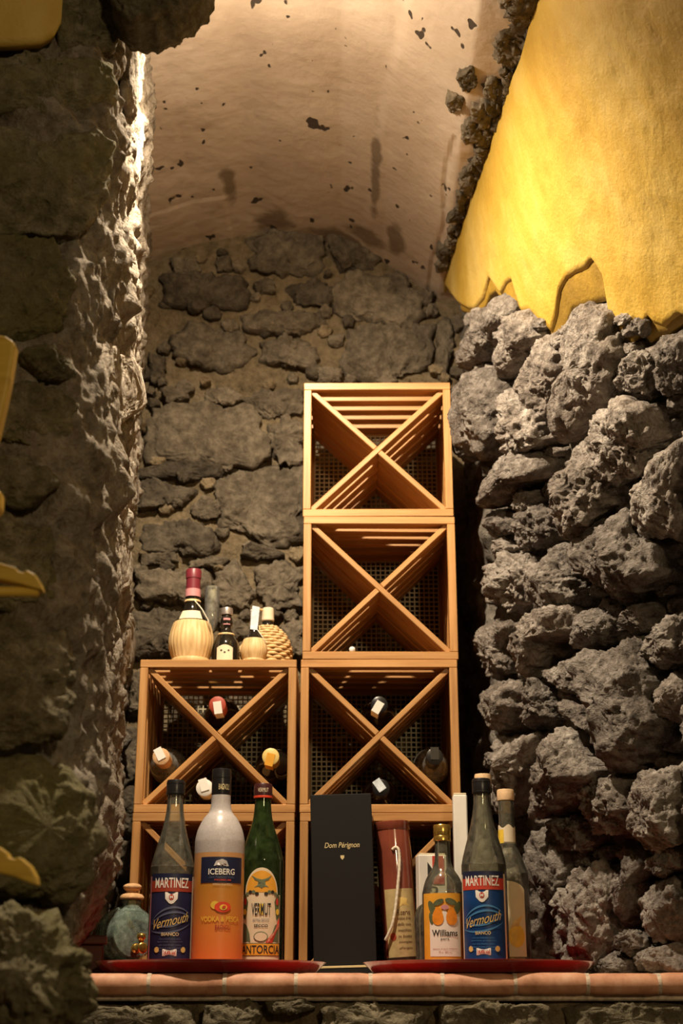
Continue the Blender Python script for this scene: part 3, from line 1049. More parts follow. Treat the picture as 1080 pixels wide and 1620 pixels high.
# rough stones along the foot of the vault, beside the yellow coat
J = [
 [(790,0),(815,-25),(850,-20),(850,20),(835,48),(808,45),(795,25)],
 [(782,60),(805,52),(838,55),(845,70),(835,105),(815,120),(790,112),(780,85)],
 [(765,122),(785,118),(790,145),(782,162),(768,152)],
 [(745,160),(765,155),(775,170),(790,180),(785,195),(765,198),(748,190)],
 [(732,188),(748,185),(760,205),(755,228),(738,225),(727,208)],
 [(750,230),(775,228),(778,245),(765,258),(748,248)],
 [(730,260),(745,265),(758,280),(752,300),(735,305),(728,285)],
 [(795,125),(815,122),(822,140),(808,165),(795,160)],
 [(722,300),(738,312),(735,335),(722,330)],
 [(722,110),(750,105),(752,130),(745,148),(728,140)],
 [(705,150),(722,145),(735,158),(725,175),(710,180)],
]
tj = [(q[1], q[0]) for q in top_pts if q[0] < 860][::-1]
def joint_strip():
    V, F = [], []
    cols = 14
    ysr = list(range(-60, 436, 5))
    for y in ysr:
        xe = float(np.interp(y, [q[0] for q in tj], [q[1] for q in tj])) + 10
        w = 26 + 38 * max(0, 1 - abs(y - 60) / 260) + 14 * float(vnoise(np.array([[y * .05, 3.1, 0]]))[0]) + 10 * float(vnoise(np.array([[y * .15, 7.1, 0]]))[0])
        w *= min(1, max(.25, (440 - y) / 90))
        for c in range(cols + 1):
            t = c / cols
            p, n = hit_ceil(xe - w * (1 - t), y)
            q = np.array([[p.x * 45, p.y * 45, p.z * 45]])
            h = (.013 + .007 * float(vnoise(q)[0]) + .003 * float(vnoise(q * 2.3)[0])) * min(1, 5 * t) - .002 * (c == 0)
            V.append(p + n * h)
    for i in range(len(ysr) - 1):
        for c in range(cols):
            a = i * (cols + 1) + c
            F.append((a, a + 1, a + cols + 2, a + cols + 1))
    mesh_obj('broken_joint', V, F, M['rock_back'], ceiling)
joint_strip()
rj = random.Random(3)
for k in range(34):
    y = rj.uniform(-10, 425); xe = float(np.interp(y, [q[0] for q in tj], [q[1] for q in tj]))
    x = xe - rj.uniform(2, 16 + 26 * max(0, 1 - y / 330)); q = rj.uniform(7, 15)
    if any(inside(p, x, y) for p in J): continue
    J.append([(x + q * rj.uniform(.7, 1.2) * math.cos(6.283 * t / 6 + k), y + q * rj.uniform(.8, 1.4) * math.sin(6.283 * t / 6 + k)) for t in range(6)])
for i, p in enumerate(J):
    make_stone(p, hit_ceil, ceiling, M['rock_back'], proud=.016, seed=1300 + i, n=64, m=20, rough=1.2, boxy=.45, facets=5, off=.012, ragged=.2)

# left pillar stones
Lf = [
 [(98,-30),(150,-40),(192,-35),(196,40),(188,82),(140,84),(100,78),(92,40)],
 [(-80,92),(20,88),(110,88),(178,96),(184,150),(170,172),(60,176),(-80,178)],
 [(-80,205),(60,198),(140,205),(165,240),(172,300),(150,350),(110,378),(20,372),(-80,370)],
 [(-80,385),(30,380),(85,390),(112,430),(116,490),(90,530),(20,542),(-80,545)],
 [(118,392),(150,385),(160,430),(156,480),(128,500),(115,455)],
 [(30,556),(75,552),(115,580),(120,600),(70,600),(30,580)],
 [(-80,590),(20,605),(90,612),(125,640),(122,690),(80,720),(0,705),(-80,700)],
 [(-80,722),(20,722),(85,735),(92,775),(50,800),(-80,795)],
 [(100,730),(140,720),(148,790),(140,850),(105,845),(95,790)],
 [(-80,815),(30,812),(95,822),(100,900),(90,955),(20,965),(-80,960)],
 [(-80,985),(40,980),(110,985),(130,1040),(125,1110),(90,1180),(10,1190),(-80,1180)],
 [(130,960),(160,950),(172,1010),(165,1080),(140,1120),(128,1050)],
 [(-80,1210),(30,1205),(100,1210),(140,1250),(148,1320),(138,1400),(100,1430),(20,1425),(-80,1420)],
 [(150,1120),(172,1130),(168,1200),(155,1240),(140,1190)],
 [(120,490),(148,500),(152,560),(140,620),(122,600),(118,540)],
 [(135,640),(165,640),(172,720),(158,770),(140,740)],
 # inner side of the pillar
 [(200,60),(214,58),(218,140),(206,200),(196,150)], [(195,210),(212,205),(216,290),(204,330),(190,280)],
 [(182,440),(210,430),(214,520),(198,560),(178,520)],
 [(165,540),(195,565),(200,640),(180,690),(162,620)], [(178,700),(206,690),(210,790),(190,830),(172,780)],
 [(160,830),(192,840),(196,920),(176,960),(158,900)], [(176,980),(200,970),(198,1060),(182,1090),(172,1030)],
]
def hit_pillar(px, py):
    p, n = hit_left(px, py)
    if p.y > 1.80:
        a, b = ray(px, py)
        return Vector((a * 1.80, 1.80, E + b * 1.80)), Vector((.5, -.86, 0))
    return p, n
for i, p in enumerate(Lf):
    inner = i >= 16
    if i in (4, 8, 11, 13, 14, 15): continue      # that side of the arris is broken mortar
    make_stone(p, hit_left if inner else hit_pillar, wall_left, M['mortar_left'] if inner else M['rock_left'], proud=.012 if inner else {10: .045, 12: .06}.get(i, .026), seed=1500 + i, n=100, m=34,
               rough=.75 if not inner else .45, boxy=.40, facets=5, off=.008 if not inner else .002, ragged=.10 if not inner else .02)
# yellow paint patch high on the pillar
def pillar_patch():
    poly_x = [-80, -20, 30, 60, 80, 90, 93]
    bot = [88, 86, 84, 80, 70, 52, 5]
    V = []; rows = 12
    for x, yb in zip(poly_x, bot):
        for j in range(rows + 1):
            p, n = hit_left(x, -60 + (yb + 60) * j / rows)
            V.append(p + n * .026)
    F = []
    for i in range(len(poly_x) - 1):
        for j in range(rows):
            a = i * (rows + 1) + j
            F.append((a, a + 1, a + rows + 2, a + rows + 1))
    o = mesh_obj('plaster_patch', V, F, M['yellow'], wall_left)
    sm = o.modifiers.new('thick', 'SOLIDIFY'); sm.thickness = .02; sm.offset = -1
pillar_patch()
# boulder at the foot of the pillar, and the arch stone hiding the lamp
def free_stone(poly, d, parent, mat, proud, seed, **kw):
    def hit(px, py):
        a, b = ray(px, py)
        return Vector((a * d, d, E + b * d)), Vector((0, -1, 0))
    return make_stone(poly, hit, parent, mat, proud, seed, **kw)
free_stone([(-60,1470),(10,1462),(40,1445),(85,1450),(108,1480),(122,1530),(118,1580),(95,1620),(60,1660),(-60,1660)], 1.70, wall_left, M['rock_left'], .14, 1801, n=150, m=60, rough=1.2, facets=9, boxy=.6, off=.02)
free_stone([(150,-70),(340,-75),(342,-20),(330,2),(300,22),(262,42),(222,52),(200,48),(185,10)], 1.76, wall_left, M['rock_left'], .07, 1802, n=120, m=40, rough=.55, facets=3, boxy=.45, off=.01)

# stones below the shelf
Lw = [
 [(130,1592),(230,1588),(300,1592),(310,1640),(130,1650)], [(320,1590),(395,1582),(420,1605),(400,1650),(320,1650)],
 [(420,1584),(480,1580),(500,1592),(470,1604),(425,1602)], [(510,1586),(600,1584),(680,1592),(670,1650),(510,1650)],
 [(690,1588),(800,1582),(870,1590),(880,1650),(695,1650)], [(890,1590),(1000,1586),(1095,1590),(1095,1650),(895,1650)],
]
for i, p in enumerate(Lw):
    make_stone(p, hit_low, wall_front, M['rock_low'], proud=.022, seed=1900 + i, n=80, m=20, rough=.9, boxy=.4, facets=4, off=.006)

# ------------------------------------------------------------------ niche lamp
lamp = empty('ceiling_lamp', tuple(LAMP))
tag(lamp, 'small round spotlight under the vault at the top edge of the picture', 'lamp')
lathe('lamp_housing', [(0, .10), (.024, .10), (.030, .09), (.034, .02), (.036, 0), (.033, 0), (.031, .018), (0, .03)], M['metal_dark'], lamp)
me_, nt_, b_ = new_mat('lamp_bulb_glow')
b_.inputs['Emission Color'].default_value = (1, .84, .62, 1); b_.inputs['Emission Strength'].default_value = 25
lathe('bulb', [(0, -.002), (.012, 0), (.019, .008), (.020, .016), (.012, .024), (0, .026)], me_, lamp)
ld = bpy.data.lights.new('lamp_beam', 'SPOT')
ld.energy = 125.0
ld.color = (1.0, .83, .61)
ld.shadow_soft_size = .022
ld.spot_size = math.radians(138); ld.spot_blend = 1.0
lo = bpy.data.objects.new('lamp_beam', ld); C.objects.link(lo)
lo.parent = lamp; lo.location = (0, 0, -.03)
lo.rotation_euler = (Vector((.26, 2.72, E + .15)) - LAMP).to_track_quat('-Z', 'Y').to_euler()
ld2 = bpy.data.lights.new('lamp_spill', 'POINT')
ld2.energy = 13.0
ld2.color = (1.0, .80, .56)
ld2.shadow_soft_size = .03
lo2 = bpy.data.objects.new('lamp_spill', ld2); C.objects.link(lo2)
lo2.parent = lamp; lo2.location = (0, 0, -.035)

# ------------------------------------------------------------------ tiled shelf
SF = 2.345
shelf = empty('tiled_shelf', (0.05, SF, S))
tag(shelf, 'stone shelf edged with rounded terracotta tiles, carrying crates and bottles', 'shelf')
cbox('slab', 1.5, .84, .040, M['grout'], shelf, (0.10, .44 , -.0215), c=.002)
jx = [120, 235, 355, 468, 586, 700, 815, 930, 1043, 1160, 1275]
def px_at(px, d, z=S):
    return (px - 540.0) / FPX * (d * CT + (z - E) * ST)
def bullnose(w):
    prof = []
    r = .0165
    for k in range(13):
        a = math.radians(90 + 180 * k / 12)
        prof.append((r * .85 + r * .85 * math.cos(a), r * math.sin(a) - r))
    prof = [(.09, 0)] + prof + [(.09, -2 * r)]
    V = []; F = []
    cols = 9
    for i in range(cols):
        t = i / (cols - 1); x = (t - .5) * w
        sh = .0012 if i in (0, cols - 1) else 0
        for (y, z) in prof:
            V.append((x, y + sh, z - (sh if z > -r else -sh)))
    m_ = len(prof)
    for i in range(cols - 1):
        for k in range(m_ - 1):
            F.append((i * m_ + k, i * m_ + k + 1, (i + 1) * m_ + k + 1, (i + 1) * m_ + k))
    F.append(tuple(range(m_))[::-1]); F.append(tuple(range((cols - 1) * m_, cols * m_)))
    return V, F
for a, b in zip(jx[:-1], jx[1:]):
    x0, x1 = px_at(a, SF), px_at(b, SF)
    V, F = bullnose(x1 - x0 - .0055)
    t = mesh_obj('edge_tile', V, F, M['tile'], shelf, True, ((x0 + x1) / 2 - .05, 0 + random.uniform(-.001, .001), random.uniform(-.0008, .0008)), 50)
    g, gf = bullnose(.008)
    g = [(x, y + .0009, z * .97 - .0004) for (x, y, z) in g]
    mesh_obj('grout_joint', g, gf, M['grout'], shelf, True, (x1 - .05, 0, 0), 50)

# ------------------------------------------------------------------ wine crates
CW, CH, CD = .310, .300, .280
YF = 2.765
W0 = M['wood']
def crate_meshes():
    d = {}
    sw = .0300; sd = .0395
    d['slat_h'] = cbox_mesh('slat_long', CW - .002, sw, .010, W0)            # top/bottom, x along
    d['slat_v'] = cbox_mesh('slat_side', CH - .022, sd, .010, W0)            # sides
    d['bat_h'] = cbox_mesh('batten_long', CW, .016, .016, W0)
    d['bat_v'] = cbox_mesh('batten_side', CH - .032, .016, .016, W0)
    L = math.hypot(CW - .034, CH - .034)
    d['diag'] = cbox_mesh('diagonal_long', L, sd, .011, W0)
    d['diag2'] = cbox_mesh('diagonal_half', L / 2 - .006, sd, .011, W0)
    d['L'] = L
    # square mesh back
    V, F = [], []
    n = 26
    for k in range(n + 1):
        for horiz in (0, 1):
            w = .0026
            p = -.5 + k / n
            a = CW - .034; h = CH - .034
            bv, bf = cbox_data(a if horiz else w, .002, w if horiz else h, 0)
            base = len(V)
            for v in bv:
                V.append((v[0] + (0 if horiz else p * a), v[1] + (.0016 if horiz else 0), v[2] + (p * h if horiz else 0)))
            F += [tuple(base + q for q in f) for f in bf]
    me = bpy.data.meshes.new('back_mesh'); me.from_pydata(V, [], F); me.materials.append(M['mesh'])
    d['mesh'] = me
    return d
CM = crate_meshes()
def make_crate(x, level, label, rz=0.0, flip=False, dy=0.0):
    r = empty('wine_crate', (x, YF + dy, S + level * CH + .0004 * level), rz)
    tag(r, label, 'wine crate', 'square wooden wine crates stacked on the shelf')
    for y in (.008, CD - .008):
        for z in (.008, CH - .008):
            link_mesh('frame_batten', CM['bat_h'], r, (0, y, z))
        for sx in (-1, 1):
            link_mesh('frame_batten', CM['bat_v'], r, (sx * (CW / 2 - .008), y, CH / 2), (0, math.pi / 2, 0))
    ys = [.0365 + k * .05175 for k in range(5)]
    for k, y in enumerate(ys):
        y2 = y
        for z in (.0052, CH - .0052):
            link_mesh('slat', CM['slat_h'], r, (0, y2, z))
        for sx in (-1, 1):
            link_mesh('slat', CM['slat_v'], r, (sx * (CW / 2 - .0055), y2, CH / 2), (0, math.pi / 2, 0))
        ang = math.atan2(CH - .034, CW - .034)
        s = -1 if flip else 1
        link_mesh('divider_slat', CM['diag'], r, (0, y - .008 + k * .001, CH / 2), (0, -ang * s, 0))
        q = CM['L'] / 4 + .003
        for e in (-1, 1):
            link_mesh('divider_slat', CM['diag2'], r, (e * q * math.cos(ang), y - .008 + k * .001, CH / 2 - e * s * q * math.sin(ang)), (0, ang * s, 0))
    link_mesh('back_mesh', CM['mesh'], r, (0, CD - .019, CH / 2))
    return r
XL, XR = -.244, .0745
make_crate(XL - .001, 0, 'bottom left wine crate on the shelf, behind the three bottles on the left tray')
make_crate(XR + .001, 0, 'bottom right wine crate on the shelf, behind the tall black gift box')
make_crate(XL, 1, 'upper left wine crate carrying the straw flasks, three bottles inside', flip=True)
make_crate(XR, 1, 'wine crate second from the bottom of the tall stack, three bottles inside', flip=False)
make_crate(XR + .003, 2, 'wine crate third from the bottom of the tall stack, empty but for a white knob', rz=.006, flip=True)
make_crate(XR + .001, 3, 'empty topmost wine crate of the tall stack', rz=-.008, flip=False)

# ------------------------------------------------------------------ lying bottles in the crates
def wine_outer(R, H):
    k = H / .30
    return smooth_prof([(0.0, 0), (R * .9, 0), (R, .006), (R, .05), (R, .16 * k), (R * .985, .182 * k), (R * .80, .205 * k), (.0165, .232 * k), (.0140, .25 * k), (.0138, .285 * k), (.0150, .2865 * k), (.0150, H)], 5)
def lying_bottle(crate_x, level, cx, cz, label, glassmat, cap1, cap2, R=.0365, H=.292, roll=0.0, y_end=.008):
    # base of bottle towards the back, neck towards the viewer
    root = empty('wine_bottle', (crate_x + cx, YF + y_end + H - .005, S + level * CH + cz))
    root.rotation_euler = (math.pi / 2, 0, 0)
    tag(root, label, 'bottle', 'bottles lying in the crates')
    lathe('bottle_glass', wine_outer(R, H) + [(0, H)], glassmat, root, segs=40)
    lathe('capsule', [(.0156, H - .055), (.0158, H - .03), (.0165, H - .013), (.0165, H + .0004), (.0145, H + .0016), (0, H + .0018)], cap1, root, segs=32)
    # torn tax strip over the cap
    V = []; F = []
    pts = [(-.011, H - .045), (-.0085, H - .01)]
    V = [(-.008, .0172, H - .048), (.008, .0172, H - .048), (.008, .0178, H + .001), (-.008, .0178, H + .001), (-.008, -.006, H + .0028), (.008, -.006, H + .0028)]
    F = [(0, 1, 2, 3), (3, 2, 5, 4)]
    st = mesh_obj('seal_strip', V, F, cap2, root, smooth=False)
    st.rotation_euler = (0, 0, roll)
    sm = st.modifiers.new('t', 'SOLIDIFY'); sm.thickness = .0006
    return root
rB = .0365
vz = CH / 2 + (rB + .0062) * math.sqrt(2) * 1.0
sx_ = CW / 2 - .011 - rB - .001
sz_ = CH / 2 - sx_ * (CH - .034) / (CW - .034) + (rB + .0064) * 1.42
lying_bottle(XL, 1, 0.0, vz, 'dark bottle with a red and white cap lying on the cross, left crate', M['dark_bottle'], M['dark_red_print'], M['white'], roll=3.3)
lying_bottle(XL, 1, -sx_, sz_, 'clear bottle with a white seal lying at the left side of the left crate', M['glass_clear2'], M['cork'], M['white'], roll=.5)
lying_bottle(XL, 1, sx_, sz_, 'dark bottle with a gold cap lying at the right side of the left crate', M['dark_bottle'], M['gold_print'], M['orange_label'], roll=2.9)
lying_bottle(XR, 1, 0.0, vz, 'dark bottle with a white seal lying on the cross, right crate', M['dark_bottle'], M['black_cap'], M['white'], roll=2.6)
lying_bottle(XR, 1, sx_, sz_, 'clear bottle with a dark cap lying at the right side of the right crate', M['glass_clear2'], M['metal_dark'], M['metal_dark'], roll=0)
lying_bottle(XR, 1, .002, .0115 + rB, 'dark bottle with a pale blue seal lying on the floor of the right crate', M['dark_bottle'], M['black_cap'], M['pale_blue_paper'], roll=.6)
lying_bottle(XL, 1, -.02, .0115 + rB, 'dark bottle with a white cap on the floor of the left crate', M['dark_bottle'], M['white'], M['white'], roll=.3)
kb = empty('bottle_stopper', (px_at(557, YF + .010, S + .617), YF + .0085, S + 2 * CH + .0175))
tag(kb, 'tiny white stopper lying on the front of the third crate', 'stopper')
lathe('knob', smooth_prof([(0, 0), (.0045, .0), (.0062, .004), (.0058, .008), (.003, .0105), (0, .011)], 4), M['bulb_rubber'], kb, segs=20)

# ------------------------------------------------------------------ trays
def make_tray(px, label):
    x = px_at(px, 2.53)
    r = empty('serving_tray', (x, 2.535, S + .0008))
    tag(r, label, 'tray', 'red round trays on the shelf')
    lathe('tray_plate', [(0, 0), (.168, 0), (.178, .002), (.1955, .0185), (.1965, .0195), (.1945, .0200), (.1775, .0065), (.170, .0050), (0, .0050)], M['red'], r, segs=96, angle=60)
    return x
TXL = make_tray(332, 'red round tray on the left, carrying three bottles')
TXR = make_tray(757.5, 'red round tray on the right, carrying the pear brandy bottle')
TZ = S + .0062

# ------------------------------------------------------------------ bottles on the trays
def martinez(px, d, label, H, R, main, band, streak, sub, yaw, capm, liquid=None, left_border=False):
    r = empty('vermouth_bottle', (px_at(px, d), d, TZ), yaw)
    tag(r, label, 'bottle', 'bottles standing on the trays')
    out = smooth_prof([(0, 0), (R * .9, 0), (R, .005), (R, .03), (R, .155), (R * .985, .172), (R * .80, .200), (R * .56, .232), (.0155, .262), (.0140, .285), (.0138, H - .012), (.0150, H - .010), (.0150, H - .002)], 6)
    lathe('bottle_glass', glass_prof(out, .0026), M['glass'], r)
    if liquid: lathe('liquid', liquid_prof(out, .017), liquid, r)
    lathe('cap', [(.0158, H - .026), (.0162, H - .024), (.0162, H - .003), (.0150, H), (0, H)], capm, r, segs=40)
    for zc in (H - .023, H - .006):
        lathe('cap_ring', [(.0163, zc - .0012), (.0167, zc), (.0163, zc + .0012)], capm, r, segs=40)
    z0, z1 = .014, .157
    w = R * 1.10
    lab = label_cols('label', R + .0004, -w, w, z0, z1, main, r)
    label_cols('label_edge', R + .0005, -w - .005, -w, z0, z1 - .004, M['pink'] if left_border else M['cream'], lab, n=4)
    label_cols('label_edge', R + .0005, w, w + .005, z0, z1 - .004, M['cream'], lab, n=4)
    label_cols('black_band', R + .0007, -w, w, z1 - .012, z1, M['navy'], lab, rows=1)
    label_cols('red_band', R + .0008, -w, w, z1 - .030, z1 - .0115, band, lab, rows=1)
    label_text('lettering', R + .0012, 'MARTINEZ', 0, z1 - .0155, .062, .0165, M['white'], lab, bold=.012)
    # crest
    label_blob('crest', R + .0012, [(-.011, z1 - .031), (.011, z1 - .031), (.0105, z1 - .042), (.004, z1 - .049), (0, z1 - .0505), (-.004, z1 - .049), (-.0105, z1 - .042)], M['white'], lab)
    label_blob('crest_mark', R + .0016, ell(0, z1 - .039, .0042, .0048), M['red_print'], lab)
    label_text('crest_letter', R + .0020, 'M', 0, z1 - .039, .005, .005, M['white'], lab, bold=.02)
    # sweeping streaks
    for k, (c, am) in enumerate(((z1 - .058, .012), (z1 - .066, .009), (z1 - .088, -.010), (z1 - .098, -.008))):
        label_cols('streak', R + .0010, -w * .92, w * .92, lambda s, c=c, am=am: c - am * (s / w) ** 2 * 1.6 + .16 * s, lambda s, c=c, am=am: c + .0035 * (1 - (s / w) ** 2) - am * (s / w) ** 2 * 1.6 + .16 * s, streak, lab, rows=1)
    label_text('script_lettering', R + .0014, 'Vermouth', .001, z1 - .077, .064, .016, M['gold_print'], lab, shear=.45, slope=.22)
    label_text('sub_lettering', R + .0014, sub, 0, z1 - .099, .030 if left_border else .026, .0055, M['gold'], lab, bold=.02)
    for k in range(5):
        label_text('small_print', R + .0012, ['vino aromatizzato dolce', 'aperitivo preparato', 'con vino bianco scelto', 'e infuso di erbe aromatiche', 'gusto amabile e fine'][k], 0, z1 - .1065 - k * .0048, .038 + .006 * (k % 2), .0028, M['grey_blue'] if left_border else M['light_blue'], lab)
    label_blob('medal', R + .0012, ell(-.023, z1 - .124, .0046, .0046), M['gold_print'], lab)
    label_blob('medal', R + .0012, ell(.024, z1 - .124, .0046, .0046), M['gold_print'], lab)
    label_blob('stamp', R + .0012, [(-.012, z1 - .134), (.012, z1 - .134), (.012, z1 - .123), (-.012, z1 - .123)], M['white'], lab)
    label_text('stamp_lettering', R + .0017, '14,4% vol', 0, z1 - .1285, .020, .006, M['red_print'], lab, bold=.02)
    return r
martinez(267, 2.515, 'vermouth bottle with a dusky blue and red label on the left tray', .3185, .0378, M['dusk_blue'], M['dark_red_print'], M['grey_blue'], 'BIANCO', .10, M['black_cap'], M['straw_liquid'], True)
martinez(770.5, 2.47, 'vermouth bottle with a bright blue and red label on the right tray', .3145, .0380, M['blue'], M['red_print'], M['light_blue'], 'BIANCO', -.22, M['black_cap'], M['straw_liquid'])

def iceberg():
    d = 2.475; R = .0425; H = .332
    r = empty('vodka_bottle', (px_at(342, d), d, TZ), 0.10)
    tag(r, 'frosted bottle of orange peach vodka with a black cap', 'bottle', 'bottles standing on the trays')
    low = smooth_prof([(0, 0), (R * .93, 0), (R, .004), (R, .03), (R, .12), (R, .188)], 6)
    lathe('liquid_body', low, M['peach_vodka'], r)
    up = smooth_prof([(R, .188), (R, .202), (R * .985, .212), (R * .90, .228), (R * .70, .246), (R * .48, .258), (.0172, .270), (.0165, .285), (.0160, H - .04)], 6)
    lathe('frosted_shoulder', up + [(0, H - .04)], M['frosted'], r)
    lathe('cap', [(.0163, H - .046), (.0166, H - .044), (.0166, H - .004), (.0155, H), (0, H)], M['black_cap'], r, segs=40)
    lathe('cap_ring', [(.0167, H - .017), (.0171, H - .015), (.0167, H - .013)], M['black_cap'], r, segs=40)
    label_text('cap_lettering', .0170, 'BAGNOLI', .005, H - .032, .020, .010, M['gold'], r, bold=.01)
    lab = label_cols('label', R + .0005, -.034, .044, .138, .180, M['navy'], r, rows=2)
    label_blob('bear_emblem', R + .0010, [(-.010, .165), (-.006, .1735), (.004, .1765), (.012, .1735), (.0155, .165), (.012, .1645), (.0105, .169), (.007, .165), (.005, .169), (.002, .164), (0, .169), (-.004, .164), (-.006, .167)], M['frosted'], lab)
    label_text('lettering', R + .0012, 'ICEBERG', .004, .156, .046, .0100, M['white'], lab, bold=.02)
    label_text('script_lettering', R + .0012, 'Dark Flavoured Vodka', .004, .1475, .044, .0045, M['grey_blue'], lab, shear=.3)
    label_text('red_lettering', R + .0012, 'PREMIUM', .006, .1425, .028, .0030, M['red_print'], lab, bold=.01)
    label_text('foot_lettering', R + .0012, 'VODKA ALLA PESCA', .006, .1355, .034, .0030, M['cream'], r)
    label_blob('peach_mark', R + .0008, ell(-.006, .102, .0075, .0065), M['yellow_print'], r)
    label_blob('peach_mark', R + .0011, ell(.007, .099, .014, .0085), M['peach'], r)
    label_blob('peach_core', R + .0015, ell(.008, .0985, .0065, .0045), M['yellow_print'], r)
    label_blob('peach_stone', R + .0019, ell(.009, .099, .0035, .0022, rot=.5), M['peach'], r)
    label_text('flavour_lettering', R + .0010, 'VODKA & PESCA', .004, .080, .070, .0085, M['yellow_print'], r, bold=.012)
    label_text('maker_lettering', R + .0010, 'BAGNOLI', .008, .067, .026, .0075, M['dark_red_print'], r, bold=.015)
iceberg()

def vermut():
    d = 2.545; R = .0378; H = .3165
    r = empty('vermouth_bottle', (px_at(411, d), d, TZ), 0.06)
    tag(r, 'green glass vermouth bottle with an arched cream label', 'bottle', 'bottles standing on the trays')
    out = smooth_prof([(0, 0), (R * .9, 0), (R, .005), (R, .03), (R, .165), (R * .97, .188), (R * .76, .218), (R * .50, .248), (.0155, .268), (.0143, .285), (.0140, H - .012), (.0150, H - .010), (.0150, H - .002)], 6)
    lathe('bottle_glass', glass_prof(out, .0026), M['glass_green'], r)
    lathe('cap', [(.0160, H - .026), (.0164, H - .024), (.0164, H - .003), (.0150, H), (0, H)], M['brown_cap'], r, segs=40)
    lathe('cap_ring', [(.0165, H - .0255), (.0169, H - .0235), (.0165, H - .0215)], M['peach'], r, segs=40)
    label_text('cap_lettering', .0168, 'VERMUT', 0, H - .012, .020, .007, M['cream'], r)
    w = .0375
    arch = lambda s: .124 + (.045 * math.sqrt(max(0, 1 - (s / .031) ** 2)) if abs(s) < .031 else 0.0)
    lab = label_cols('label', R + .0004, -w, w, .014, arch, M['cream'], r, n=48)
    label_cols('label_field', R + .0007, -.028, .028, .128, lambda s: .128 + .036 * math.sqrt(max(0, 1 - (s / .0285) ** 2)), M['orange_label'], lab, n=32)
    dk = M['green_print']
    # bird with spread wings
    label_blob('bird_emblem', R + .0011, [(-.018, .156), (-.008, .151), (0, .149), (.008, .151), (.018, .156), (.012, .148), (.006, .146), (.007, .140), (.013, .136), (.004, .137), (0, .134), (-.004, .137), (-.013, .136), (-.007, .140), (-.006, .146), (-.012, .148)], dk, lab)
    for sgn in (-1, 1):
        for k in range(4):
            label_blob('garland', R + .0011, ell(sgn * (.008 + .006 * k), .130 - .003 * abs(k - 1.5), .0034, .0030), dk if k % 2 else M['black_print'], lab)
        label_blob('side_ornament', R + .0011, [(sgn * .030, .126), (sgn * .036, .122), (sgn * .034, .105), (sgn * .036, .088), (sgn * .029, .082), (sgn * .026, .098), (sgn * .024, .112)], M['leaf_print'], lab)
        label_blob('side_fruit', R + .0015, ell(sgn * .030, .113, .003, .006), M['red_print'], lab)
        label_blob('side_fruit', R + .0015, ell(sgn * .031, .096, .004, .005), M['yellow_print'], lab)
        label_cols('frame_line', R + .0011, sgn * .0362 - .0004, sgn * .0362 + .0004, .018, .120, dk, lab, n=2, rows=2)
        label_blob('scroll', R + .0012, [(sgn * .034, .078), (sgn * .026, .074), (sgn * .020, .060), (sgn * .018, .047), (sgn * .034, .046)], dk, lab)
    label_text('lettering', R + .0014, 'VERMUT', 0, .100, .034, .020, M['black_print'], lab, bold=.012)
    label_blob('letter_highlight', R + .0012, [(-.0035, .091), (.0035, .091), (.0035, .109), (-.0035, .109)], M['yellow_print'], lab)
    label_text('sub_lettering', R + .0012, 'EXTRA SECCO', 0, .082, .028, .0045, M['grey_blue'], lab)
    label_text('sub_lettering', R + .0012, 'SECCO', 0, .073, .024, .0050, M['black_print'], lab, bold=.02)
    label_blob('medallion', R + .0010, ell(0, .055, .0125, .0085), dk, lab)
    label_blob('medallion_field', R + .0014, ell(0, .055, .0110, .0070), M['cream'], lab)
    label_blob('red_ribbon', R + .0016, [(.008, .045), (.020, .045), (.0365, .072), (.0365, .086)], M['red_print'], lab)
    label_text('ribbon_lettering', R + .0022, 'APERITIVO', .024, .0615, .024, .005, M['cream'], lab, slope=1.2)
    label_cols('base_band', R + .0008, -w, w, .024, .045, dk, lab, rows=1)
    label_cols('base_field', R + .0011, -w + .001, w - .001, .0252, .0438, M['orange_label'], lab, rows=1)
    label_text('base_lettering', R + .0015, 'ANTORCIA', .0, .0345, .072, .0135, M['black_print'], lab, bold=.012)
vermut()

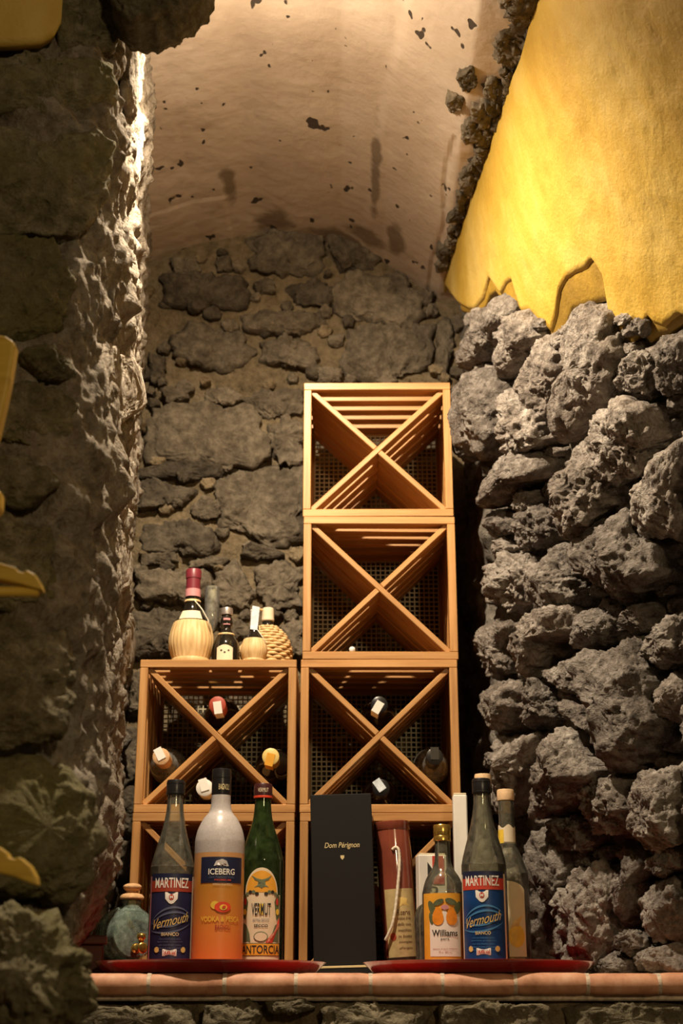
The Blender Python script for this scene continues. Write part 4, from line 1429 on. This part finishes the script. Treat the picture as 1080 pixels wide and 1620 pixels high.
def williams():
    d = 2.505; R = .0362; H = .2405
    r = empty('pear_brandy_bottle', (px_at(704, d), d, TZ), -.04)
    tag(r, 'short pear brandy bottle with a gold cap and two pears on its label', 'bottle', 'bottles standing on the trays')
    out = smooth_prof([(0, 0), (R * .9, 0), (R, .005), (R, .03), (R, .115), (R * .97, .130), (R * .80, .150), (R * .52, .166), (.0140, .180), (.0128, .205), (.0128, H - .012)], 6)
    lathe('bottle_glass', glass_prof(out, .0026), M['glass'], r)
    lathe('liquid', liquid_prof(out, .012), M['straw_liquid'], r)
    lathe('cap', [(.0140, H - .028), (.0150, H - .027), (.0150, H - .020), (.0144, H - .019), (.0150, H - .017), (.0150, H - .002), (.0138, H), (0, H + .0004)], M['gold_metal'], r, segs=48)
    lathe('cap_ring', [(.0151, H - .013), (.0154, H - .012), (.0151, H - .011)], M['gold_metal'], r, segs=48)
    w = R * 1.2
    lab = label_cols('label', R + .0004, -w, w, .008, .124, M['orange_label'], r)
    label_cols('label_field', R + .0008, -.027, .029, .022, lambda s: .100 - .01 * abs(math.sin(s * 200)), M['white'], lab, n=40)
    for cx in (-.0115, .0125):
        pear = []
        for k in range(28):
            t = 2 * math.pi * k / 28
            rr = .0115 * (1 - .0 * math.cos(t))
            z = -.0145 * math.cos(t)
            wd = .0122 * abs(math.sin(t)) * (1.0 - .42 * (z + .0145) / .029) * (1 if math.sin(t) >= 0 else -1)
            pear.append((cx + wd * 1.0, .0865 + z * 1.0))
        label_blob('pear', R + .0016, pear, M['pear'], lab)
    for (cs, cz, a, b, ro) in ((-.022, .100, .006, .013, .5), (.024, .100, .006, .012, -.5), (-.010, .109, .010, .0045, .4), (.012, .110, .011, .005, -.3), (-.024, .083, .004, .010, .2)):
        label_blob('leaf', R + .0013, ell(cs, cz, a, b, rot=ro), M['leaf_print'], lab)
    label_blob('blossom', R + .0018, ell(.001, .101, .007, .004), M['pink'], lab)
    label_text('lettering', R + .0014, 'Williams', 0, .0595, .045, .0105, M['black_print'], lab, bold=.018)
    label_text('sub_lettering', R + .0014, 'pera', 0, .049, .014, .0045, M['black_print'], lab)
    label_text('small_print', R + .0014, 'liquore di pere Williams', 0, .034, .042, .0028, M['dark_red_print'], lab)
    label_text('small_print', R + .0014, '70 cl  38% vol', 0, .029, .022, .0026, M['dark_red_print'], lab)
williams()

def corked(px, d, R, H, label, lemon):
    r = empty('corked_bottle', (px_at(px, d, S + .05) if not lemon else px_at(px, d), d, TZ), -.25)
    tag(r, label, 'bottle', 'bottles standing on the trays')
    k = H / .312
    out = smooth_prof([(0, 0), (R * .9, 0), (R, .005), (R, .03), (R, .150 * k), (R * .97, .168 * k), (R * .72, .192 * k), (.0165, .212 * k), (.0142, .235 * k), (.0138, .275 * k), (.0142, .292 * k)], 6)
    lathe('bottle_glass', glass_prof(out, .0026), M['glass'], r)
    lathe('liquid', liquid_prof(out, .045 if lemon else .03), M['amber'], r)
    lathe('cork', [(0, .270 * k), (.0112, .270 * k), (.0112, .2925 * k), (.0112, .297 * k), (0, .297 * k)], M['cork'], r, segs=32)
    lathe('cork_top', [(0, .2925 * k), (.0150, .2925 * k), (.0155, .295 * k), (.0155, .309 * k), (.0146, H), (0, H)], M['cork_top'], r, segs=32)
    if lemon:
        label_cols('label', R + .0004, -.030, .034, .024, lambda s: .128 + .022 * math.sqrt(max(0, 1 - (s / .036) ** 2)), M['pale_lemon'], r, n=30)
        label_blob('lemon', R + .0009, ell(.016, .058, .015, .019), M['yellow_print'], r)
        label_blob('lemon_leaf', R + .0013, [(.004, .070), (.020, .074), (.028, .092), (.012, .084)], M['gold_print'], r)
        label_cols('neck_label', .0152, -.022, .022, .216, lambda s: .246 + .003 * math.sin(s * 300), M['cream'], r, n=20, rows=3)
        label_cols('neck_label_band', .0155, -.022, -.004, .216, .240, M['yellow_print'], r, n=8, rows=2)
    return r
corked(810, 2.58, .0350, .3115, 'corked clear bottle with a lemon label at the right end of the tray', True)
corked(772, 2.665, .0345, .352, 'tall corked bottle hidden behind the bright blue vermouth bottle', False)

# pale carton behind, red-and-white carton, small flask
r = empty('bottle_carton', (.2215, 2.700, TZ)); tag(r, 'narrow white bottle carton behind the bright blue vermouth bottle', 'carton')
cbox('carton_body', .026, .026, .318, M['white'], r, (0, 0, .159), c=.002)
cbox('carton_flap', .024, .024, .003, M['cream'], r, (0, 0, .3195), c=.0008)
r = empty('bottle_carton', (.1640, 2.672, TZ), .15); tag(r, 'white and red carton standing behind the gold-capped pear bottle', 'carton')
cbox('carton_body', .052, .030, .205, M['white'], r, (0, 0, .1025), c=.0015)
cbox('red_panel', .022, .0012, .050, M['red_print'], r, (.010, -.0157, .178), c=.0003)
mesh_obj('black_mark', [(-.010, -.0156, .158), (.0, -.0156, .178), (-.010, -.0156, .192), (-.010, -.0150, .158), (.0, -.0150, .178), (-.010, -.0150, .192)], [(0, 1, 2), (3, 5, 4), (0, 3, 4, 1), (1, 4, 5, 2), (2, 5, 3, 0)], M['black_print'], r, smooth=False)
cbox('carton_flap', .048, .026, .003, M['cream'], r, (0, 0, .2065), c=.0006)
def flask():
    d = 2.615
    r = empty('glass_flask', (px_at(684, d), d, TZ)); tag(r, 'small clear ribbed glass flask behind the pear brandy bottle', 'flask')
    out = smooth_prof([(0, 0), (.026, 0), (.029, .005), (.0275, .03), (.0285, .06), (.029, .09), (.024, .108), (.014, .117), (.011, .124), (.012, .132)], 6)
    V, F = lathe_data(glass_prof(out, .0025), 72)
    V = [(x * (1 + .03 * math.cos(12 * math.atan2(y, x))), y * (1 + .03 * math.cos(12 * math.atan2(y, x))), z) for (x, y, z) in V]
    mesh_obj('flask_glass', V, F, M['glass'], r)
    lathe('stopper', smooth_prof([(0, .112), (.008, .114), (.009, .130), (.013, .136), (.012, .144), (0, .147)], 4), M['glass'], r, segs=32)
    lathe('liquid', liquid_prof(out, .02, .003), M['straw_liquid'], r)
flask()

# ------------------------------------------------------------------ black gift box
def gift_box():
    w, dp, h = .1125, .100, .318
    r = empty('gift_box', (px_at(546.5, 2.645), 2.700, S + .0020), .0)
    r.rotation_euler = (0, -.0280, .0)
    tag(r, 'tall black gift box with gold lettering between the two trays', 'box')
    cbox('box_body', w, dp, h - .016, M['black_card'], r, (0, 0, .016 + (h - .016) / 2), c=.0012)
    cbox('gold_line', w + .0006, dp + .0006, .0035, M['gold'], r, (0, 0, .0145), c=.0003)
    cbox('box_base', w - .001, dp - .001, .0130, M['black_card'], r, (0, 0, .0066), c=.0008)
    V, F = text_data('Dom Pérignon', .064, .0125, .25, .006)
    mesh_obj('lettering', [(v[0], -dp / 2 - .0006, .2245 + v[1] + .0000) for v in V], F, M['gold'], r, smooth=False)
    sh = [(-.0034, .2075), (-.0034, .2035), (0, .1995), (.0034, .2035), (.0034, .2075)]
    mesh_obj('shield', [(a, -dp / 2 - .0006, z) for a, z in sh], [(0, 1, 2, 3, 4)], M['gold'], r, smooth=False)
gift_box()

# ------------------------------------------------------------------ red-brown tube with cord
def gift_tube():
    R = .0328; H = .276; d = 2.7255
    r = empty('gift_tube', (px_at(637, d), d, S + .0022))
    r.rotation_euler = (0, -.062, 0)
    tag(r, 'glossy red-brown bottle tube with a cream label beside the black box', 'tube')
    lathe('tube_body', [(0, .032), (R, .032), (R, .268), (R * .99, .270), (0, .270)], M['tube_brown'], r)
    lathe('tube_foot', [(0, 0), (R * 1.0, 0), (R * 1.01, .003), (R * 1.01, .032), (0, .032)], M['tube_dark'], r)
    lathe('lid_rim', [(R + .0002, H - .016), (R + .001, H - .015), (R + .001, H - .001), (R, H), (R - .004, H), (R - .004, H - .004), (0, H - .004)], M['tube_brown'], r)
    lab = label_cols('label', R + .0005, -.026, .034, .032, .152, M['cream_old'], r)
    label_blob('label_emblem', R + .0010, [(-.003, .135), (.006, .137), (.018, .134), (.016, .127), (.022, .120), (.008, .123), (0, .119), (.002, .127)], M['gold_print'], lab)
    label_blob('label_seal', R + .0010, ell(-.014, .068, .006, .007), M['dark_red_print'], lab)
    for k in range(7):
        label_text('label_print', R + .0010, ['Riserva', 'selezione di vini', 'della casa', 'invecchiato', 'in botte', 'imbottigliato', 'all\'origine'][k], .009, .110 - k * .0105, .026, .0055 if k else .010, M['wood_dark'], lab, shear=.2)
    pth = []
    for (s, z, o) in ((-.004, .222, .002), (.002, .226, .006), (.007, .222, .009), (.008, .205, .010), (.005, .180, .011), (.000, .150, .012), (-.006, .118, .013), (-.014, .090, .015), (-.024, .072, .016), (-.032, .062, .018)):
        pth.append(wrap(R + o * .5, s, z))
    dense = []
    P = [np.array(p) for p in pth]; P = [P[0]] + P + [P[-1]]
    for i in range(1, len(P) - 2):
        for k in range(6):
            t = k / 6
            dense.append(0.5 * ((2 * P[i]) + (-P[i-1] + P[i+1]) * t + (2*P[i-1] - 5*P[i] + 4*P[i+1] - P[i+2]) * t*t + (-P[i-1] + 3*P[i] - 3*P[i+1] + P[i+2]) * t**3))
    V, F = tube_data(dense, [.0026 * (1 + .18 * (k % 2)) for k in range(len(dense))], 8)
    mesh_obj('cord_handle', V, F, M['cord'], r)
gift_tube()

# ------------------------------------------------------------------ glass barrel and wooden box at the left end
def barrel():
    r = empty('glass_barrel', (-.3935, 2.7045, S + .024)); r.rotation_euler = (0, 0, .0)
    tag(r, 'pale green glass barrel lying behind the dusky blue vermouth bottle', 'barrel')
    yaw = .55
    L = .090
    R = .0475
    prof = [(0, 0), (R * .34, .0), (R * .36, .004), (R * .62, .004), (R * .64, 0), (R * .84, .0), (R * .88, .004)]
    n = 18
    for k in range(n + 1):
        t = k / n
        rr = R * (.90 + .10 * math.sin(math.pi * t))
        rib = .0022 if k in (3, 4, 8, 10, 14, 15) else 0
        prof.append((rr + rib, .006 + (L - .012) * t))
    prof += [(R * .86, L - .002), (R * .60, L), (0, L)]
    inner = [(max(a - .004, 0), b) for a, b in prof if .006 <= b <= L - .006]
    V, F = lathe_data(prof, 64)
    V2, F2 = lathe_data([(0, .008)] + inner + [(0, L - .008)], 64)
    F2 = [tuple(len(V) + i for i in f[::-1]) for f in F2]
    o = mesh_obj('barrel_glass', V + V2, F + F2, M['glass_aqua'], r, True, None, 50)
    # axis z -> along -y turned by yaw
    mt = Matrix.Rotation(yaw, 4, 'Z') @ Matrix.Translation((0, .045, R + .0025)) @ Matrix.Rotation(math.pi / 2, 4, 'X')
    o.matrix_local = mt
    # neck on top
    nk = lathe('neck', [(.020, 0), (.0175, .006), (.0165, .012), (.0185, .0165), (.0165, .020), (.0125, .020), (.0125, .004)], M['glass_aqua'], r, (.010, -.012, 2 * R - .005), segs=40)
    lathe('stopper', smooth_prof([(0, 0), (.0195, 0), (.022, .004), (.018, .009), (.012, .011), (.011, .015), (.016, .019), (.0165, .024), (.010, .028), (0, .029)], 4), M['cork'], r, (.010, -.012, 2 * R + .0155), segs=40)
    tp = lathe('tap', smooth_prof([(0, 0), (.008, 0), (.0085, .006), (.006, .010), (.0055, .024), (.009, .028), (.009, .034), (0, .036)], 4), M['gold_metal'], r, segs=28)
    tp.matrix_local = Matrix.Rotation(yaw, 4, 'Z') @ Matrix.Translation((0, -.045, .024)) @ Matrix.Rotation(math.pi / 2, 4, 'X')
    tk = lathe('tap_key', smooth_prof([(0, 0), (.005, 0), (.0045, .010), (.008, .015), (.007, .022), (0, .024)], 4), M['gold_metal'], r, segs=24)
    tk.matrix_local = Matrix.Rotation(yaw, 4, 'Z') @ Matrix.Translation((0, -.070, .026))
    cr = empty('barrel_stand', (-.3935, 2.7045, S + .0006), yaw); tag(cr, 'low dark wooden cradle under the pale green glass barrel', 'stand')
    for y in (-.026, .026):
        cbox('stand_rail', .070, .016, .024, M['wood_dark'], cr, (0, y, .0122))
    cbox('stand_board', .012, .050, .012, M['wood_dark'], cr, (0, 0, .008))
barrel()
r = empty('wooden_box', (-.4440, 2.607, S + .0006), .12)
tag(r, 'small dark red wooden box with an overhanging lid, left end of the shelf', 'box')
cbox('box_body', .054, .046, .050, M['wood_dark'], r, (0, 0, .0255), c=.002)
cbox('lid', .066, .056, .0150, M['wood_dark'], r, (0, 0, .0585), c=.002)
cbox('plinth', .060, .050, .008, M['wood_dark'], r, (0, 0, .0042), c=.0015)

# ------------------------------------------------------------------ flasks on the upper left crate
ZT = S + 2 * CH + .0010
def fiasco(x, d, R, H, label, capm, big):
    r = empty('straw_flask', (x, d, ZT)); tag(r, label, 'flask', 'straw flasks on the left crate')
    k = H
    out = smooth_prof([(0, .012), (R * .6, .012), (R * .92, k * .20), (R * .94, k * .30), (R * .78, k * .44), (R * .44, k * .56), (.0145 if big else .0085, k * .68), (.0130 if big else .0075, k * .80), (.0135 if big else .0080, k * .97)], 6)
    lathe('bottle_glass', out + [(0, k * .97)], M['dark_bottle'], r, segs=40)
    st = smooth_prof([(0, .001), (R * .72, .001), (R * .80, k * .045), (R * .88, k * .10), (R * 1.0, k * .20), (R * 1.0, k * .29), (R * .88, k * .40), (R * .80, k * .445), (R * .775, k * .44)], 6)
    V, F = lathe_data(st, 120)
    W = []
    for (xx, yy, zz) in V:
        a = math.atan2(yy, xx); q = 1 + .012 * math.cos(30 * a) + .006 * math.sin(47 * a + zz * 90)
        W.append((xx * q, yy * q, zz))
    mesh_obj('straw_cover', W, F, M['straw'], r)
    lathe('straw_base_ring', smooth_prof([(R * .70, .0), (R * .86, .003), (R * .88, k * .055), (R * .80, k * .085)], 4), M['straw'], r)
    if big:
        lab = label_cols('label', R * .80, -.026, .026, k * .455, k * .545, M['cream'], r, rows=3)
        # lean the label back onto the shoulder
        for v in lab.data.vertices:
            t = (v.co.z - k * .455) / (k * .09)
            f = (1 - .26 * t)
            v.co.x *= f; v.co.y *= f
        lathe('neck_band', [(.0165, k * .655), (.0172, k * .66), (.0165, k * .675), (.0155, k * .68)], M['straw'], r)
        lathe('seal', [(.0155, k * .71), (.0160, k * .712), (.0160, k * .79), (.0152, k * .792)], M['pink'], r, segs=32)
        lathe('capsule', [(.0150, k * .785), (.0148, k * .90), (.0160, k * .905), (.0162, k * .99), (.0150, k), (0, k)], capm, r, segs=32)
        V, F = tube_data([(.004, -.016, k * .67), (.022, -.026, k * .56), (.036, -.028, k * .44), (.041, -.022, k * .33)], .0011, 6)
        mesh_obj('string', V, F, M['cord'], r)
    else:
        lathe('capsule', [(.0085, k * .70), (.0088, k * .97), (.0095, k * .975), (.0090, k), (0, k)], capm, r, segs=28)
        V = [(-.0085, -.0100, k * .62), (.0065, -.0112, k * .60), (.0105, -.0105, k * 1.03), (-.0045, -.0100, k * 1.06), (-.004, .004, k * 1.04), (.010, .004, k * 1.02)]
        o = mesh_obj('seal_strip', V, [(0, 1, 2, 3), (3, 2, 5, 4)], M['pale_blue_paper'], r, smooth=False)
        sm = o.modifiers.new('t', 'SOLIDIFY'); sm.thickness = .0008
        V, F = tube_data([(.006, -.008, k * .62), (.018, -.012, k * .46), (.024, -.010, k * .34)], .0009, 6)
        mesh_obj('string', V, F, M['cord'], r)
fiasco(-.307, 2.835, .0455, .206, 'large straw-covered flask with a maroon capsule on the left crate', M['maroon'], True)
fiasco(-.1765, 2.806, .0265, .112, 'small straw-covered flask with a pale blue seal on the left crate', M['bulb_rubber'], False)
r = empty('liqueur_bottle', (-.2365, 2.842, ZT)); tag(r, 'small dark bottle with a silver cap between the two straw flasks', 'bottle')
out = smooth_prof([(0, 0), (.026, 0), (.0285, .004), (.029, .030), (.026, .050), (.0165, .068), (.0105, .080), (.0128, .090), (.0125, .100), (.0095, .108), (.0092, .114)], 6)
lathe('bottle_glass', out + [(0, .114)], M['dark_bottle'], r, segs=40)
lathe('cap', [(.0108, .110), (.0125, .111), (.0128, .121), (.0118, .125), (0, .1255)], M['silver'], r, segs=32)
label_cols('label', .0295, -.017, .017, .010, lambda s: .036 + .006 * math.cos(s * 90), M['cream'], r, n=16, rows=3)
for cs in (-.007, .0, .008):
    label_blob('label_mark', .0300, ell(cs, .030 - .004 * (cs == 0), .0022, .0018), M['black_print'], r)
label_cols('neck_label', .0128, -.006, .009, .088, .102, M['pink'], r, n=8, rows=2)
lathe('neck_band', [(.0172, .0665), (.0180, .068), (.0165, .0705)], M['straw'], r, segs=32)

def wicker_jug():
    R = .0500; Hh = .100
    r = empty('wicker_jug', (-.1560, 2.925, ZT)); tag(r, 'wicker-covered demijohn with a cream stopper behind the small straw flask', 'jug')
    prof = smooth_prof([(0, .0), (R * .8, .001), (R * .96, .015), (R, .04), (R * .96, .062), (R * .72, .088), (R * .42, .102), (R * .34, .108)], 6)
    lathe('jug_glass', [(max(a - .004, 0), b + .001) for a, b in prof] + [(.012, .112), (.0115, .128), (0, .128)], M['dark_bottle'], r, segs=40)
    # woven strands: waving rings
    pr = [p for p in prof if p[0] > R * .33 and p[1] > .002]
    V, F = [], []
    rows = 15
    zs = np.linspace(.004, .104, rows)
    pz = [p[1] for p in pr]; prr = [p[0] for p in pr]
    for i, z in enumerate(zs):
        rad = float(np.interp(z, pz, prr))
        path = []
        nseg = 96
        for k in range(nseg + 1):
            a = 2 * math.pi * k / nseg
            q = rad + .0024 * math.cos(12 * a + math.pi * (i % 2))
            path.append((q * math.cos(a), q * math.sin(a), z))
        v, f = tube_data(path, .0034, 6)
        b0 = len(V); V += v; F += [tuple(b0 + x for x in q) for q in f]
    mesh_obj('wicker_weave', V, F, M['wicker'], r)
    for sgn in (-1,):
        pts = [(R * .98 * sgn, 0, .05)]
        pth = [(sgn * (R * .95 + .014 * math.sin(math.pi * t)), -.006, .020 + .050 * t) for t in np.linspace(0, 1, 14)]
        v, f = tube_data(pth, .0042, 8)
        mesh_obj('wicker_handle', v, f, M['wicker'], r)
    lathe('stopper', smooth_prof([(0, .118), (.0125, .119), (.0130, .128), (.0125, .142), (.0105, .148), (0, .149)], 4), M['cream'], r, segs=32)
    v, f = tube_data([(-.010, -.004, .143), (-.022, -.006, .1445), (-.030, -.007, .145)], .0026, 8)
    mesh_obj('stopper_peg', v, f, M['straw'], r)
wicker_jug()
r = empty('liqueur_glass', (-.2765, 2.935, ZT)); tag(r, 'narrow stemmed liqueur glass behind the large straw flask', 'glass')
lathe('glass_bowl', smooth_prof([(.0030, .095), (.008, .100), (.0145, .125), (.0160, .155), (.0150, .193), (.0140, .193), (.0148, .155), (.0132, .126), (.006, .104), (0, .1035)], 5), M['glass_clear2'], r, segs=32)
lathe('stem', smooth_prof([(0, 0), (.024, 0), (.024, .002), (.006, .006), (.0032, .015), (.0030, .096), (0, .096)], 5), M['glass_clear2'], r, segs=32)

# ------------------------------------------------------------------ coat stand and hangers at the left edge
DS = 1.52
def pw(px, py, d):
    a, b = ray(px, py)
    return Vector((a * d, d, E + b * d))
st = empty('coat_stand', (pw(-110, 800, DS).x, DS, 0.0))
tag(st, 'yellow wooden coat stand with a slanting arm at the left edge', 'coat stand')
V, F = tube_data([(0, 0, .02), (0, 0, 1.0), (0, 0, E + .95)], [.022, .020, .017], 20)
mesh_obj('pole', V, F, M['wood_yellow'], st)
lathe('base', [(0, 0), (.13, 0), (.135, .01), (.13, .022), (.05, .03), (0, .03)], M['wood_yellow'], st)
lathe('finial', smooth_prof([(0, E + .95), (.02, E + .955), (.028, E + .975), (.018, E + .998), (0, E + 1.003)], 4), M['wood_yellow'], st)
ox = st.location.x
def slab_poly(name, pts, d, th, mat, parent, org):
    """outline (already world-size, at one depth) given thickness and rounded rims"""
    bm = bmesh.new()
    vs_ = [bm.verts.new((p.x - org.x, p.y - org.y - th / 2, p.z - org.z)) for p in pts]
    f = bm.faces.new(vs_)
    ex = bmesh.ops.extrude_face_region(bm, geom=[f])
    for v in ex['geom']:
        if isinstance(v, bmesh.types.BMVert): v.co.y += th
    bmesh.ops.recalc_face_normals(bm, faces=bm.faces)
    me = bpy.data.meshes.new(name); bm.to_mesh(me); bm.free()
    me.materials.append(mat)
    o = bpy.data.objects.new(name, me); C.objects.link(o); o.parent = parent
    bv = o.modifiers.new('b', 'BEVEL'); bv.width = .004; bv.segments = 3; bv.limit_method = 'ANGLE'
    return o
org = Vector((ox, DS, 0))
arm = [(27,552),(24,545),(12,537),(-5,534),(-20,545),(-40,640),(-120,760),(-120,830),(-60,800),(-20,745),(0,690),(18,610)]
slab_poly('stand_arm', [pw(x, y, DS - .02) for x, y in arm], DS, .022, M['wood_yellow'], st, org)
arm2 = [(5,785),(3,780),(-10,776),(-60,790),(-110,800),(-110,835),(-60,826),(-8,818),(4,810)]
slab_poly('stand_peg', [pw(x, y, DS - .02) for x, y in arm2], DS, .022, M['wood_yellow'], st, org)
def hanger(tip, label, outline, bar, hook_px, d, rot=0.0):
    o0 = pw(*hook_px, d)
    r = empty('coat_hanger', tuple(o0)); tag(r, label, 'hanger', 'yellow wooden coat hangers on the stand')
    slab_poly('hanger_arm', [pw(x, y, d) for x, y in outline], d, .018, M['wood_yellow'], r, o0)
    if bar:
        P0, P1 = pw(*bar[0], d), pw(*bar[1], d)
        V, F = tube_data([P0 - o0, (P0 + P1) / 2 - o0, P1 - o0], .0055, 10)
        mesh_obj('trouser_bar', V, F, M['wood_yellow'], r)
    top = Vector((0, 0, 0))
    hk = [(0, 0, -.11), (0, 0, -.02), (.004, 0, .0), (.020, 0, .016), (.034, 0, 0.004), (.034, 0, -.014)]
    V, F = tube_data(hk, .0018, 8)
    mesh_obj('hook', V, F, M['metal_dark'], r)
mir = lambda pts, c: pts + [(2 * c - x, y) for x, y in pts[::-1]]
hanger(None, 'yellow wooden hanger with a notched arm and bar at the left edge',
       mir([(-210,838),(-120,862),(-60,880),(0,893),(28,901),(31,907),(40,909),(44,904),(58,912),(67,926),(70,937),(60,935),(30,926),(0,920),(-60,905),(-120,890),(-210,872)], -210), [(-480, 934), (62, 936)], (-210, 730), DS - .045)
hanger(None, 'lower yellow wooden hanger with a notched tip at the left edge',
       mir([(-210,1255),(-120,1290),(-60,1315),(0,1340),(14,1350),(17,1358),(27,1360),(33,1356),(50,1370),(60,1388),(62,1402),(50,1398),(25,1388),(0,1382),(-60,1360),(-120,1335),(-210,1300)], -210), None, (-210, 1150), DS - .05)
